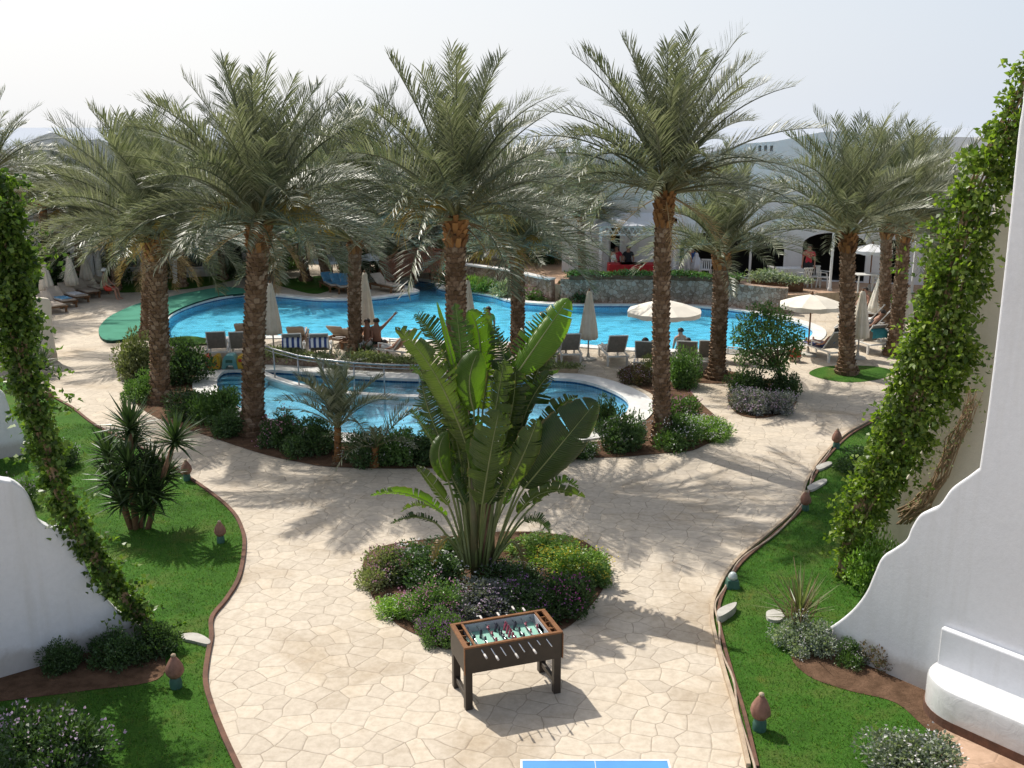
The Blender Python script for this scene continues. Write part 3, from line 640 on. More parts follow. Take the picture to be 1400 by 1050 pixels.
# bed between the walk and the wading pool, left to right
A=[(192,522,62,72,'olive','pale olive shrub at the far left end of the poolside bed',None,0),
(196,552,58,52,'mid','green shrub at the left corner of the poolside bed, by the double palm',None,0),
(248,530,74,74,'dark','tall dark shrub right of the double palm foot',None,0),
(256,575,72,52,'dark','dark low shrub in front of the tall dark one by the double palm',None,0),
(300,585,70,70,'mid','bushy green shrub left of the thick leaning palm foot',None,0),
(318,600,58,44,'dark','small dark shrub touching the thick palm foot',None,0),
(385,616,64,62,'dark','dark shrub with a few pink blooms right of the thick palm foot','pink',0),
(426,628,66,62,'dark','dark shrub left of the young palm',None,0),
(496,640,64,58,'dark','dark shrub with small white blooms right of the young palm','white',0),
(540,642,66,70,'mid','shrub with white blooms left of the banana plant in the poolside bed','white',0),
(590,640,66,58,'dark','dark shrub behind the left banana leaves',None,0),
(645,640,66,56,'dark','dark shrub directly behind the banana plant',None,0),
(705,637,66,60,'mid','green shrub just right behind the banana plant',None,0),
(755,634,62,58,'dark','dark shrub under the broad right banana leaf',None,0),
(792,630,60,36,'dark','low dark shrub with white blooms near the paved curve','white',1),
(852,622,68,66,'dark','dark shrub with white blooms left of the tall palm foot','white',0),
(826,596,34,60,'dark','thin upright dark bush at the right end of the wading pool',None,0),
(925,618,66,58,'mid','leafy shrub with white blooms right of the tall palm foot','white',0),
(962,606,60,46,'light','light green shrub with white blooms at the right tip of the bed','white',1),
(928,582,64,52,'mid','shrub with pink blooms behind the tall palm foot','pink',1),
(932,533,56,60,'mid','round dark green shrub between the two slim palms',None,0),
(868,528,46,36,'red','purplish brown low shrub at the wading pool rim','lilac',0),
(893,520,40,40,'olive','olive low shrub left beside the tall palm trunk',None,0)]
for a in A: shrub(*a)
Bb=[(1022,568,56,46,'lav','left shrub full of lilac blooms in the small round bed','lilac',1),(1062,570,54,46,'lav','right shrub full of pinkish lilac blooms in the small round bed','lilac',1),(1020,542,54,44,'dark','dark shrub at the back left of the small round bed',None,0),(1070,545,44,44,'dark','dark shrub at the foot of the little tree',None,0)]
for a in Bb: shrub(*a)
D=[(527,808,72,62,'olive','pale shrub with pink blooms at the left tip of the banana bed','pink',1),
(575,812,100,72,'dark','dark glossy shrub with tiny white blooms left of the banana stem','white',0),
(548,852,64,46,'light','light green low shrub at the left front of the banana bed','white',0),
(596,862,84,70,'mid','shrub with purple and pink blooms left of the football table','pink',1),
(602,889,60,60,'mid','shrub with bright purple blooms touching the football table','purple',1),
(655,858,96,66,'lav','silvery shrub with lilac blooms behind the football table','lilac',0),
(720,858,92,66,'dark','dark shrub with purple blooms behind the right half of the football table','purple',0),
(777,850,84,76,'dark','dark shrub with magenta blooms at the right front of the banana bed','magenta',0),
(790,800,92,58,'light','low mound with yellow blooms at the right back of the banana bed','yellow',1),
(745,775,92,46,'light','low mound with small yellow blooms right behind the banana stem','yellow',0),
(612,782,96,44,'dark','dark shrub behind the banana stem on the left',None,0),
(690,815,86,54,'dark','dark shrub at the foot of the banana stem','lilac',0),
(810,808,56,44,'mid','green mound with yellow blooms at the right tip of the banana bed','yellow',0)]
for a in D: shrub(*a)
E=[(88,925,58,52,'dark','small dark shrub against the lower left white wall',None,0),
(158,918,72,60,'dark','larger dark shrub against the lower left white wall',None,0),
(212,908,62,58,'dark','dark shrub at the tip of the lower left white wall',None,0),
(62,1085,140,120,'dark','large dark shrub with bluish blooms in the lower left corner','lilac',0),
(22,700,74,56,'mid','shrub with lilac blooms behind the lower left wall','lilac',1),
(84,645,52,48,'dark','dark shrub with pale blooms on the left lawn behind the vine','white',0),
(1098,902,72,62,'silver','silvery green shrub under the dry spiky plant','white',0),
(1166,915,52,44,'mid','small green shrub against the right white wall','white',0),
(1208,925,56,56,'red','dark reddish shrub against the right white wall',None,0),
(1247,1085,128,92,'silver','large silver leaved shrub at the lower right beside the patio','white',0),
(1186,818,74,92,'light','bright green shrub at the foot of the right vine',None,0),
(1232,735,66,56,'mid','green shrub above the stepped edge of the right wall',None,0),
(1176,650,64,44,'dark','low dark shrub on the shaded right lawn',None,0)]
for a in E: shrub(*a)
# background hedges and bushes
Fb=[(92,397,84,60,'dark','dark hedge bush behind the left row of loungers',None,0,'f'),(143,391,64,46,'dark','dark hedge bush right of the left closed parasols',None,0,'f'),(200,378,60,22,'dark','dark hedge bush at the left far lawn edge',None,0,'f'),(290,374,56,20,'dark','dark hedge bush at the right end of the left far lawn',None,0,'f'),(330,378,44,18,'mid','small bush where the far path bends',None,0,'f'),
(640,402,40,28,'light','light green bush at the far pool edge beside the bridge',None,0,'l'),(665,402,44,30,'mid','spiky green bush in the far pool border',None,0,'l'),(692,408,44,32,'silver','grey green bush in the far pool border',None,0,'f'),(738,412,54,28,'mid','bush full of pink blooms at the far pool edge','pink',1,'f'),(775,412,36,38,'dark','dark bush at the left end of the stone wall',None,0,'f'),(795,416,44,34,'dark','dark rounded bush in front of the stone wall',None,0,'f'),(716,398,44,24,'light','yellowish green bush behind the pink one',None,0,'f'),
(820,384,44,26,'mid','climber on the left top of the stone wall',None,0,'f')]
for a in Fb: shrub(*a[:8],kind=a[8])
# ------------------------------------------------------------------ palms
def frondparts(mb,pet,az,el,L,droop,nl,rnd,base=.16,wd=1.0,tw=0):
    n=16; p=Vector((math.cos(az)*base*math.cos(el)*1.0,math.sin(az)*base*math.cos(el),base*math.sin(el)*.8)); pts=[p.copy()]; tg=[]
    side=Vector((-math.sin(az),math.cos(az),0)); bend=rnd.uniform(-.25,.25)
    for i in range(n):
        t_=(i+.5)/n; e=el-droop*t_**1.35; a=az+bend*t_*t_
        d=Vector((math.cos(a)*math.cos(e),math.sin(a)*math.cos(e),math.sin(e))); tg.append(d); p=p+d*L/n; pts.append(p.copy())
    tg.append(tg[-1])
    rs=[.032*(1-.86*i/n)*L/3 for i in range(n+1)]
    pet.tube(pts[:6],rs[:6],4,cap=False); mb.tube(pts[5:],rs[5:],3,cap=False)
    roll=rnd.uniform(-.5,.5)+tw
    for sd in(-1,1):
        for k in range(nl):
            t_=.17+.83*(k+rnd.random()*.6)/nl; x=t_*n; i=min(int(x),n-1); q=pts[i].lerp(pts[i+1],x-i); d=tg[i]
            u=side.cross(d); u=-u if u.z<0 else u; u.normalize(); s=d.cross(u).normalized()*sd
            cr,sr=math.cos(roll),math.sin(roll)
            fw=R(48)-R(22)*t_+rnd.uniform(-.12,.12); vee=R(32)+rnd.uniform(-.3,.3)+sd*roll*.5
            ld=(s*math.sin(R(62)-R(28)*t_+rnd.uniform(-.1,.1))*math.cos(vee)+u*math.sin(vee)*.75+d*math.cos(R(62)-R(28)*t_)).normalized()
            l=L*(.13+.085*math.sin(PI*min(1,t_*1.02)**.8))*rnd.uniform(.85,1.12)
            if t_>.93: l*=.75
            w_=.0145*wd*L/3*rnd.uniform(.8,1.2); cross=ld.cross(u); cross=cross.normalized() if cross.length>1e-4 else d
            wv=(d*.5+cross*.5).normalized()*w_
            m1=q+ld*l*.55; l2=(ld+Vector((0,0,-.32))*rnd.uniform(.5,1.4)).normalized(); tip=m1+l2*l*.45
            mb.add([q-wv*.6,q+wv*.6,m1+wv,m1-wv,tip],[(0,1,2,3),(3,2,4)])
def crown(seed,nf=90,nl=62,young=False,el0=85,el1=-6):
    rnd=random.Random(seed); mb=MB(); pet=MB(); dead=MB(); deadp=MB(); fr=MB()
    for i in range(nf):
        f=i/(nf-1); az=i*2.39996+rnd.uniform(-.25,.25)
        el=R(el0)+(R(el1)-R(el0))*f**1.15+rnd.uniform(-.12,.12)
        L=(2.95 if f<.75 else 2.75)*rnd.uniform(.8,1.1)*(1-.12*(f<.06))
        dr=R(22)+R(46)*min(1,f*1.5)*rnd.uniform(.55,1.25)
        frondparts(mb,pet,az,el,L,dr,nl,rnd)
    if not young:
        for i in range(5):
            frondparts(dead,dead,rnd.uniform(0,6.28),R(rnd.uniform(-45,-15)),1.4*rnd.uniform(.7,1.1),R(40),26,rnd,wd=1.1)
        for i in range(5):
            az=rnd.uniform(0,6.28); e=R(rnd.uniform(15,60)); pts=[]
            p=Vector((0,0,.1))
            for k in range(8):
                ee=e-R(85)*(k/7)**1.6; pts.append(p.copy()); p=p+Vector((math.cos(az)*math.cos(ee),math.sin(az)*math.cos(ee),math.sin(ee)))*.17
            fr.tube(pts,[.02]*5+[.014]*3,4)
            for k in range(60):
                b=pts[rnd.randint(4,7)]; dd=Vector((rnd.uniform(-.35,.35)+math.cos(az)*.25,rnd.uniform(-.35,.35)+math.sin(az)*.25,rnd.uniform(-.7,.1)))*rnd.uniform(.3,.8)
                fr.add([b+Vector((-.008,0,0)),b+Vector((.008,0,0)),b+dd+Vector((.012,0,0)),b+dd+Vector((-.012,0,0))],[(0,1,2,3)])
    return dict(crown=mb.mesh('crown'),petioles=pet.mesh('petioles'),dead=dead.mesh('dead_fronds') if not young else None,fruit=fr.mesh('fruit_stalks') if not young else None)
CR=[crown(100+i,nf=(74,66,80,70)[i],nl=(54,52,56,50)[i],el1=(5,9,4,8)[i]) for i in range(4)]
CRU=[crown(140+i,nf=58,nl=52,el1=16) for i in range(3)]
CRL=[crown(120+i,54,42) for i in range(2)]
def trunk(p0,p1,r,rnd,bend=0.0):
    """tapered trunk with spiral leaf-base scars; local to p0"""
    d=p1-p0; N=10; mb=MB(); bt=MB(); sidev=Vector((1,0,0))
    def axis(t_): return d*t_+sidev*bend*math.sin(PI*t_)*d.length
    def rad(t_): return r*(1.0+.55*max(0,1-t_*9)**1.5 - .10*t_ + .10*max(0,t_-.85)/.15)
    pts=[axis(i/N) for i in range(N+1)]; mb.tube([pts[0]-Vector((0,0,.06))]+pts,[rad(0)*1.04]+[rad(i/N)*.95 for i in range(N+1)],12)
    Ln=d.length; rows=int(Ln/.105); m=9
    for i in range(rows):
        t_=i/rows; c=axis(t_); rr=rad(t_)*.95
        for j in range(m):
            a=2*PI*(j+.5*(i%2)+.08*(i//2)+rnd.uniform(-.06,.06))/m; hw=PI/m*rr*.86; out=Vector((math.cos(a),math.sin(a),0)); s=Vector((-out.y,out.x,0))
            top=t_>.86; h=.125*rnd.uniform(.8,1.15)*(1.9 if top else 1); o=(.032+.022*rnd.random())*(1.9 if top else 1)*r/.2
            b=c+out*(rr-.015)
            (bt if top else mb).add([b-s*hw*.75,b+s*hw*.75,b+s*hw*.9+out*o+Vector((0,0,h)),b-s*hw*.9+out*o+Vector((0,0,h)),b+Vector((0,0,h*1.12)),b-s*hw*1.0+Vector((0,0,h*.5)),b+s*hw*1.0+Vector((0,0,h*.5))],[(0,1,2,3),(3,2,4),(5,0,3),(1,6,2),(5,3,4),(2,6,4)])
    return mb.mesh('trunk'),bt.mesh('leaf_bases')
def palm(label,bx,by,cx,cy,top,rpx,cr,r=None,L=None,z=0,group='date palms around the pool',far=False,az=None,dy=0,dead=True,fruit=True,sx=1.0,up=False):
    p0=gp(bx,by,z); q=at(cx,cy,p0.y+dy); k=ppm(q); 
    rnd=random.Random(int(bx*7+by)); t=thing('date_palm',label,'palm tree',p0,0,group)
    r=(r or rpx/k/2)*.9
    tm,bm_=trunk(Vector((0,0,0)),q-p0,r,rnd,rnd.uniform(-.012,.012))
    link('trunk',tm,M['trunk'],t); link('leaf_bases',bm_,M['boot'],t)
    zt=at(cx,top,p0.y+dy).z-q.z; s=(L or zt*1.0)/3.0
    if up: dead=False; fruit=False
    cset=(CRU if up else CRL if far else CR); cm=cset[cr%len(cset)]; a=rnd.uniform(0,6.28) if az is None else az
    for key,nm,mt in (('crown','crown',M['frond']),('petioles','petioles',M['petiole']),('dead','dead_fronds',M['dead']),('fruit','fruit_stalks',M['fruit'])):
        if cm[key] is None or (key=='dead' and not dead) or (key=='fruit' and not fruit): continue
        link(nm,withmat(cm[key],mt),mt,t,loc=(q-p0),rot=(0,0,a),scale=(s*sx,s*sx,s))
    return t
palm('front palm of the close pair at the left end of the beds, shorter crown',219,549,214,330,150,29,0)
palm('rear palm of the close pair at the left end of the beds',201,462,203,325,138,20,1)
palm('thick palm leaning slightly right, rooted left of the young palm',346,592,356,308,94,34,2)
palm('palm with the widest crown rising behind the banana plant',630,604,623,300,62,33,3)
palm('slim palm on the deck right of the widest crowned palm',707,482,706,345,200,22,0)
palm('tallest palm, rooted at the right end of the poolside bed',906,606,909,266,44,28,1)
palm('slim palm ringed by soil right of the tallest palm',979,517,986,350,195,25,2,up=True,sx=.95)
palm('palm in the small grass patch at the right',1157,511,1159,322,152,24,3,up=True,sx=.95)
palm('palm right of the grass patch palm, in front of its twin',1221,486,1236,310,172,21,0,up=True,sx=.95)
palm('far palm whose trunk stands close behind the right pair of closed parasols',1207,452,1212,308,165,18,1,up=True,sx=.95)
palm('slim palm on the deck between the two wooden loungers and the parasol',486,487,486,330,118,21,2,up=True,sx=.95)
palm('far palm at the left behind the closed parasols',64,400,58,276,186,12,0,far=True)
palm('far palm cut by the left picture edge, crown high at the corner',-18,420,-12,235,120,16,1,far=True)
palm('far palm standing at the hedge behind the left loungers',158,397,157,322,205,13,0,far=True)
palm('far palm on the left far lawn',249,392,247,322,190,13,1,far=True)
palm('leaning far palm on the small far lawn, left one',418,384,410,315,175,14,0,far=True)
palm('leaning far palm on the small far lawn, right one',449,388,434,318,165,15,1,far=True)
palm('background palm left behind the bridge',520,372,523,305,185,12,0,far=True)
palm('background palm right behind the bridge',592,368,590,300,190,12,1,far=True)
palm('background palm between the bridge and the stone wall',752,378,752,308,190,14,0,far=True)
palm('background palm left of the white pergola',796,377,793,295,185,12,1,far=True,z=.7)
palm('background palm behind the thick leaning palm',305,382,302,300,185,12,0,far=True)
palm('background palm behind the widest crowned palm',668,366,668,295,175,13,1,far=True)
palm('background palm behind the slim deck palm at the parasol',470,368,472,300,150,13,0,far=True)
palm('background palm at the right behind the vine',1268,432,1275,315,180,15,1,far=True)
for i,(bx,by,cx,cy,tp,lab) in enumerate([(352,379,350,300,178,'background palm between the thick palm and the small far lawn'),(545,364,548,298,182,'background palm above the footbridge'),(635,364,632,300,180,'background palm left of the grey trunk'),(712,372,712,305,188,'background palm behind the slim deck palm of the pink bush'),(108,393,106,300,190,'background palm behind the left hedge')]):
    palm(lab,bx,by,cx,cy,tp,12,i,far=True,sx=1.05,z=.7 if 800<bx<1200 else 0)
# young palms in the bed
def youngpalm(label,bx,by,h0,L,nf,el0,el1,seed,nl=34):
    p=gp(bx,by); t=thing('young_palm',label,'young palm',p); rnd=random.Random(seed)
    tm,b_=trunk(Vector((0,0,0)),Vector((.03,0,h0)),.085,rnd); link('trunk',tm,M['boot'],t)
    mb=MB(); pet=MB()
    for i in range(nf):
        f=i/(nf-1); frondparts(mb,pet,i*2.4+rnd.uniform(-.3,.3),R(el0+(el1-el0)*f),L*rnd.uniform(.85,1.1),R(20+55*f),nl,rnd,base=.04,wd=2.2)
    o=mb.build('crown',M['frond'],t,loc=(.03,0,h0)); pet.build('petioles',M['petiole'],t,loc=(.03,0,h0))
youngpalm('young palm with upright bluish fronds at the front of the poolside bed',462,630,.75,1.6,20,86,35,5)
youngpalm('sapling palm with sparse pale drooping fronds beside the upright young palm',512,638,.45,1.35,9,60,15,8,26)
youngpalm('tiny palm bush on the deck edge left of the slim deck palm',466,520,.1,1.0,14,85,30,11,22)
#===END VEG1===
# ------------------------------------------------------------------ bird-of-paradise / banana plant
BP=gp(655,790); BY=BP.y
plant=thing('banana_plant','huge banana like plant with torn paddle leaves in the middle of the flower bed','plant',(BP.x,BP.y,0))
def loc3(px,py,dy): return at(px,py,BY+dy)-Vector((BP.x,BP.y,0))
def bez(a,b,c,t_): return a*(1-t_)**2+b*2*t_*(1-t_)+c*t_*t_
def bananaleaf(P0,P1,P2,P3,w,mat,tear,dy0,dy1,dy2,roll,rnd,fold=.3):
    root=loc3(655+(P0[0]-655)*.8,P0[1],rnd.uniform(-.2,.2)); root.z=max(root.z,.02)
    a=loc3(*P1,dy0); m=loc3(*P2,dy1); c=loc3(*P3,dy2); ctl=m*2-(a+c)*.5
    k=ppm(Vector((BP.x,BP.y,0))+m); W=w/k*.5; N=34
    mid=[bez(a,ctl,c,i/N) for i in range(N+1)]
    mb=MB(); rv=[]; UV=[]; W*=.90; tear=min(.92,tear*1.2)
    for sd in (-1,1):
        cuts=set(); i=2; sl={0:1}
        while i<N:
            if rnd.random()<tear: cuts.add(i)
            i+=1
        grp=[0]*(N+1); g=0; dro={0:0}; 
        for i in range(N):
            if i in cuts: g+=1; dro[g]=rnd.uniform(-.35,.75)*min(1,tear*1.8); sl[g]=1-rnd.random()**2*.32*min(1,tear*1.6)
            grp[i]=g
        def edge(i,gg,j):
            t_=i/N; tg=(mid[min(i+1,N)]-mid[max(i-1,0)]).normalized()
            vw=(CAM-(Vector((BP.x,BP.y,0))+mid[i])).normalized()
            s=tg.cross(vw).normalized(); u=s.cross(tg).normalized()
            s2=s*math.cos(roll)+u*math.sin(roll); u2=u*math.cos(roll)-s*math.sin(roll)
            prof=(max(0,math.sin(PI*min(1,.02+t_*.98)**.8))**.55)*(1-.12*t_)
            f=j/4; ang=fold-(.7*f+dro.get(gg,0)*f*1.3)
            f*=sl.get(gg,1); q=mid[i]+(s2*sd*math.cos(ang)+u2*math.sin(ang))*W*prof*f*(1-.05*abs(dro.get(gg,0)))
            q=q+tg*W*prof*f*.35+Vector((0,0,-1))*abs(dro.get(gg,0))*W*f*f*.35+Vector((0,0,1))*.008*math.sin(i*2.1+sd)
            return q
        for i in range(N):
            gg=grp[i]; gap=1 if (i+1 in cuts) else 0
            vs=[];
            for j in range(5):
                p,q=edge(i,gg,j),edge(i+1,gg,j)
                if gap: q=q.lerp(p,.45*(j/4))
                if i in cuts: p=p.lerp(q,.25*(j/4))
                vs+=[p,q]; UV+=[(i/N,j/4,0),((i+1)/N,j/4,0)]
            mb.add(vs,[(2*j,2*j+2,2*j+3,2*j+1) if sd>0 else (2*j,2*j+1,2*j+3,2*j+2) for j in range(4)])
    lf=mb.build('leaf',M[mat],plant,smooth=False); at_=lf.data.attributes.new('leafuv','FLOAT_VECTOR','POINT'); at_.data.foreach_set('vector',np.array(UV,np.float32).ravel())
    bm=bmesh.new(); bm.from_mesh(lf.data); bmesh.ops.remove_doubles(bm,verts=bm.verts,dist=.0015); bm.to_mesh(lf.data); bm.free(); lf.data.polygons.foreach_set('use_smooth',[True]*len(lf.data.polygons))
    st=MB(); pm_=(root*.45+a*.55); pm_=pm_+Vector((0,0,.25*(a-root).length*.3)); pet=[bez(root,pm_*2-(root+a)*.5,a,i/8) for i in range(9)]
    st.tube(pet+mid[1:N:3],[.024-.008*i/8 for i in range(9)]+[.016*(1-.8*i/len(mid[1:N:3])) for i in range(len(mid[1:N:3]))],7)
    st.build('petiole',M['ban_rib'],lf,smooth=True)
rnd=random.Random(3)
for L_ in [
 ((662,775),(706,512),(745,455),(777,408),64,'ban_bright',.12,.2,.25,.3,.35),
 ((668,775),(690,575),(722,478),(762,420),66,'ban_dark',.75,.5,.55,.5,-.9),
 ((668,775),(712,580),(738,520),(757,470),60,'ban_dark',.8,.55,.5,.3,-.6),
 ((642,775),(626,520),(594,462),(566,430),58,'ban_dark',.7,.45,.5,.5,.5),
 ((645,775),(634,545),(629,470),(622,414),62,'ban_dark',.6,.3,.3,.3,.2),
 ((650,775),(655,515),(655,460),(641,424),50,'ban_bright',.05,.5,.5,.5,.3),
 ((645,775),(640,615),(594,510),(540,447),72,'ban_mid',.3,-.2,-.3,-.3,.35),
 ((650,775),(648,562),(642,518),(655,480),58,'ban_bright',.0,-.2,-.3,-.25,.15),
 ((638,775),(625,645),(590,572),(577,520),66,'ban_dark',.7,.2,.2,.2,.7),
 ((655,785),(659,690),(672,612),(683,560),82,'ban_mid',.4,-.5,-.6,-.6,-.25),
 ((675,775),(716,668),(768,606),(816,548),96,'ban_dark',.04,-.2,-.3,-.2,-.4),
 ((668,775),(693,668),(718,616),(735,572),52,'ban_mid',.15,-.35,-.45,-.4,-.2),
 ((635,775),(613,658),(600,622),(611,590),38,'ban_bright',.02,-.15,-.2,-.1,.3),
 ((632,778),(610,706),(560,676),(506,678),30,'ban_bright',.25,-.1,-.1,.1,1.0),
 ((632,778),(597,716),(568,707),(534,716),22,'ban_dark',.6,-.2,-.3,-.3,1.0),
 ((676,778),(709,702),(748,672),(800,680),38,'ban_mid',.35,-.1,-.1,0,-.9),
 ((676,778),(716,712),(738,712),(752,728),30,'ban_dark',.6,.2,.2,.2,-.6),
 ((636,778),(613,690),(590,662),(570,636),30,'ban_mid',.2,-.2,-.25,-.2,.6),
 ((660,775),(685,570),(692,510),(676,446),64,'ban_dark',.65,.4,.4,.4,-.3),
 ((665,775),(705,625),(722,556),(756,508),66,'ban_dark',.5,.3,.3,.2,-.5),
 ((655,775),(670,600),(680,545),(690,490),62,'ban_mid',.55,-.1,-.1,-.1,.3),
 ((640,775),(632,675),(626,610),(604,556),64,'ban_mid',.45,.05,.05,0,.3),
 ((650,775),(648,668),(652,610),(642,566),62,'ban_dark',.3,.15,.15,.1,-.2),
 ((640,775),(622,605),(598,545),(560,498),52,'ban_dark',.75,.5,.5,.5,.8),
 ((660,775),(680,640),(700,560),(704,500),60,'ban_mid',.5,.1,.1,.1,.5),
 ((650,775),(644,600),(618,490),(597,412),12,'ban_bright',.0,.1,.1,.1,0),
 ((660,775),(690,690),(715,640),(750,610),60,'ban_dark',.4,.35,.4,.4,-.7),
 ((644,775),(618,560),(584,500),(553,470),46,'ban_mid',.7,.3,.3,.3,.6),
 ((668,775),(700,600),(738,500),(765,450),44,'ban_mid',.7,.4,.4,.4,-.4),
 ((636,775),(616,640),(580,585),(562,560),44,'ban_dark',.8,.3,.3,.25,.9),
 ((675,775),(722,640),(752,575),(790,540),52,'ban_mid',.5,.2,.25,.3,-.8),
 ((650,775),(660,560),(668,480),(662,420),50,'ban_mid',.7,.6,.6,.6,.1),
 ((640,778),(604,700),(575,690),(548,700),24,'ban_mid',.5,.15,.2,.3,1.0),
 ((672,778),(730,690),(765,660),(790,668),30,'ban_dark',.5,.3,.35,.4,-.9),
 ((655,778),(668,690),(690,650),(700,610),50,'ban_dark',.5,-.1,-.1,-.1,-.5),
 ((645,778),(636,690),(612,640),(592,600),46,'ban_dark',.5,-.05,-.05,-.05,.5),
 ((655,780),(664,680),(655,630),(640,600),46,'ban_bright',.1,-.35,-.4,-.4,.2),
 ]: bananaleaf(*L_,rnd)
for L_ in [((640,778),(612,735),(598,752),(594,778),26,'ban_dead',.6,-.25,-.3,-.3,.6),((672,778),(700,740),(712,755),(716,780),24,'ban_dead',.6,-.2,-.25,-.25,-.6)]: bananaleaf(*L_,rnd)
mb=MB(); mb.tube([loc3(664,800,.02),loc3(664,740,0),loc3(668,690,.02)],[.10,.085,.07],10); mb.build('old_stem',M['ban_trunk'],plant,smooth=True)
for q in ((649,-.12),(672,.1),(660,.2)):
    mb=MB(); mb.tube([loc3(q[0],798,q[1]),loc3(q[0]-1,720,q[1]),loc3(q[0]-3,650,q[1])],[.07,.06,.035],9); mb.build('stem',M['ban_stem'],plant,smooth=True)
# ------------------------------------------------------------------ yuccas and spiky plants
def swords(mb,c,axis,n,L,w,rnd,spread=1.25,droop=.35):
    axis=axis.normalized(); q=axis.to_track_quat('Z','X').to_matrix()
    for i in range(n):
        f=(i+.5)/n; az=i*2.39996+rnd.uniform(-.2,.2); th=.12+f**.8*spread*1.3; d=q@Vector((math.sin(th)*math.cos(az),math.sin(th)*math.sin(az),math.cos(th)))
        l=L*rnd.uniform(.75,1.1); s=d.cross(Vector((0,0,1))); s=s.normalized() if s.length>.01 else Vector((1,0,0)); b=c+axis*(.12*(1-f)); up=s.cross(d)
        m=b+d*l*.5; tip=m+(d+Vector((0,0,-droop*f*rnd.uniform(.5,1.5)))).normalized()*l*.5; g=up*w*.25
        mb.add([b-s*w*.4,b-g,b+s*w*.4,m-s*w*.5,m-g,m+s*w*.5,tip],[(0,1,4,3),(1,2,5,4),(3,4,6),(4,5,6)])
def yucca(label,bx,by,heads,trk,mat='yucca',L=.62,w=.055,n=64,name='yucca'):
    p=gp(bx,by); t=thing(name,label,'yucca',p); rnd=random.Random(bx)
    for i,(hx,hy,dy,sc) in enumerate(heads):
        q=at(hx,hy,p.y+dy)-p
        mb=MB(); swords(mb,q,Vector((q.x*.35,q.y*.3,1.0)),int(n*sc**.5),L*sc,w,rnd); mb.build('leaf_head',M[mat],t)
        if i<trk:
            b=Vector((q.x*.25,q.y*.25,-.03)); tm,_=0,0; mb=MB(); m=(b+q)/2+Vector((-.05*q.x,0,-.03)); mb.tube([b,m,q],[.055,.05,.04],8); mb.build('trunk',M['ban_trunk'],t,smooth=True)
yucca('tall yucca with several spiky heads on the left lawn',186,722,[(178,590,0,1.1),(238,606,-.1,1.0),(150,628,.1,.9),(176,640,-.25,.95),(205,648,.1,1.0),(155,662,-.15,.95),(190,672,-.35,1.0),(214,680,-.1,.95),(168,690,-.2,.9),(200,700,-.3,.85),(182,610,.35,.9),(225,655,.2,.8)],6)
yucca('small spiky plant by the paved walk behind the left vine',44,515,[(44,500,0,1.0),(56,505,.1,.8)],1,L=.9,w=.07,n=40,name='spiky_plant')
yucca('spiky green plant in the far pool border behind the wading pool',612,396,[(612,388,0,1.2)],0,L=1.1,w=.1,n=40,name='spiky_plant')
yucca('spiky plant on the deck foot of the slim deck palm',505,492,[(505,488,0,.8),(494,488,.1,.7)],0,L=.6,w=.06,n=34,name='spiky_plant')
# dry spiky plant at the right wall
p=gp(1092,868); t=thing('dry_spiky_plant','dry half bare spiky plant with upright twigs at the tip of the right wall','plant',p); rnd=random.Random(5)
mb=MB()
for i in range(26):
    a=rnd.uniform(0,6.28); e=rnd.uniform(.9,1.45); l=rnd.uniform(.5,1.15); d=Vector((math.cos(a)*math.cos(e)-.12,math.sin(a)*math.cos(e),math.sin(e))); m=d*l*.55+Vector((rnd.uniform(-.06,.06),0,0)); mb.tube([Vector((0,0,-.02)),m,d*l],[.016,.011,.003],5)
mb.build('twigs',M['drybranch'],t)
mb=MB(); swords(mb,Vector((0,0,.25)),Vector((-.1,0,1)),60,.75,.03,rnd,.9,.2); mb.build('leaves',M['leaf_olive'],t)
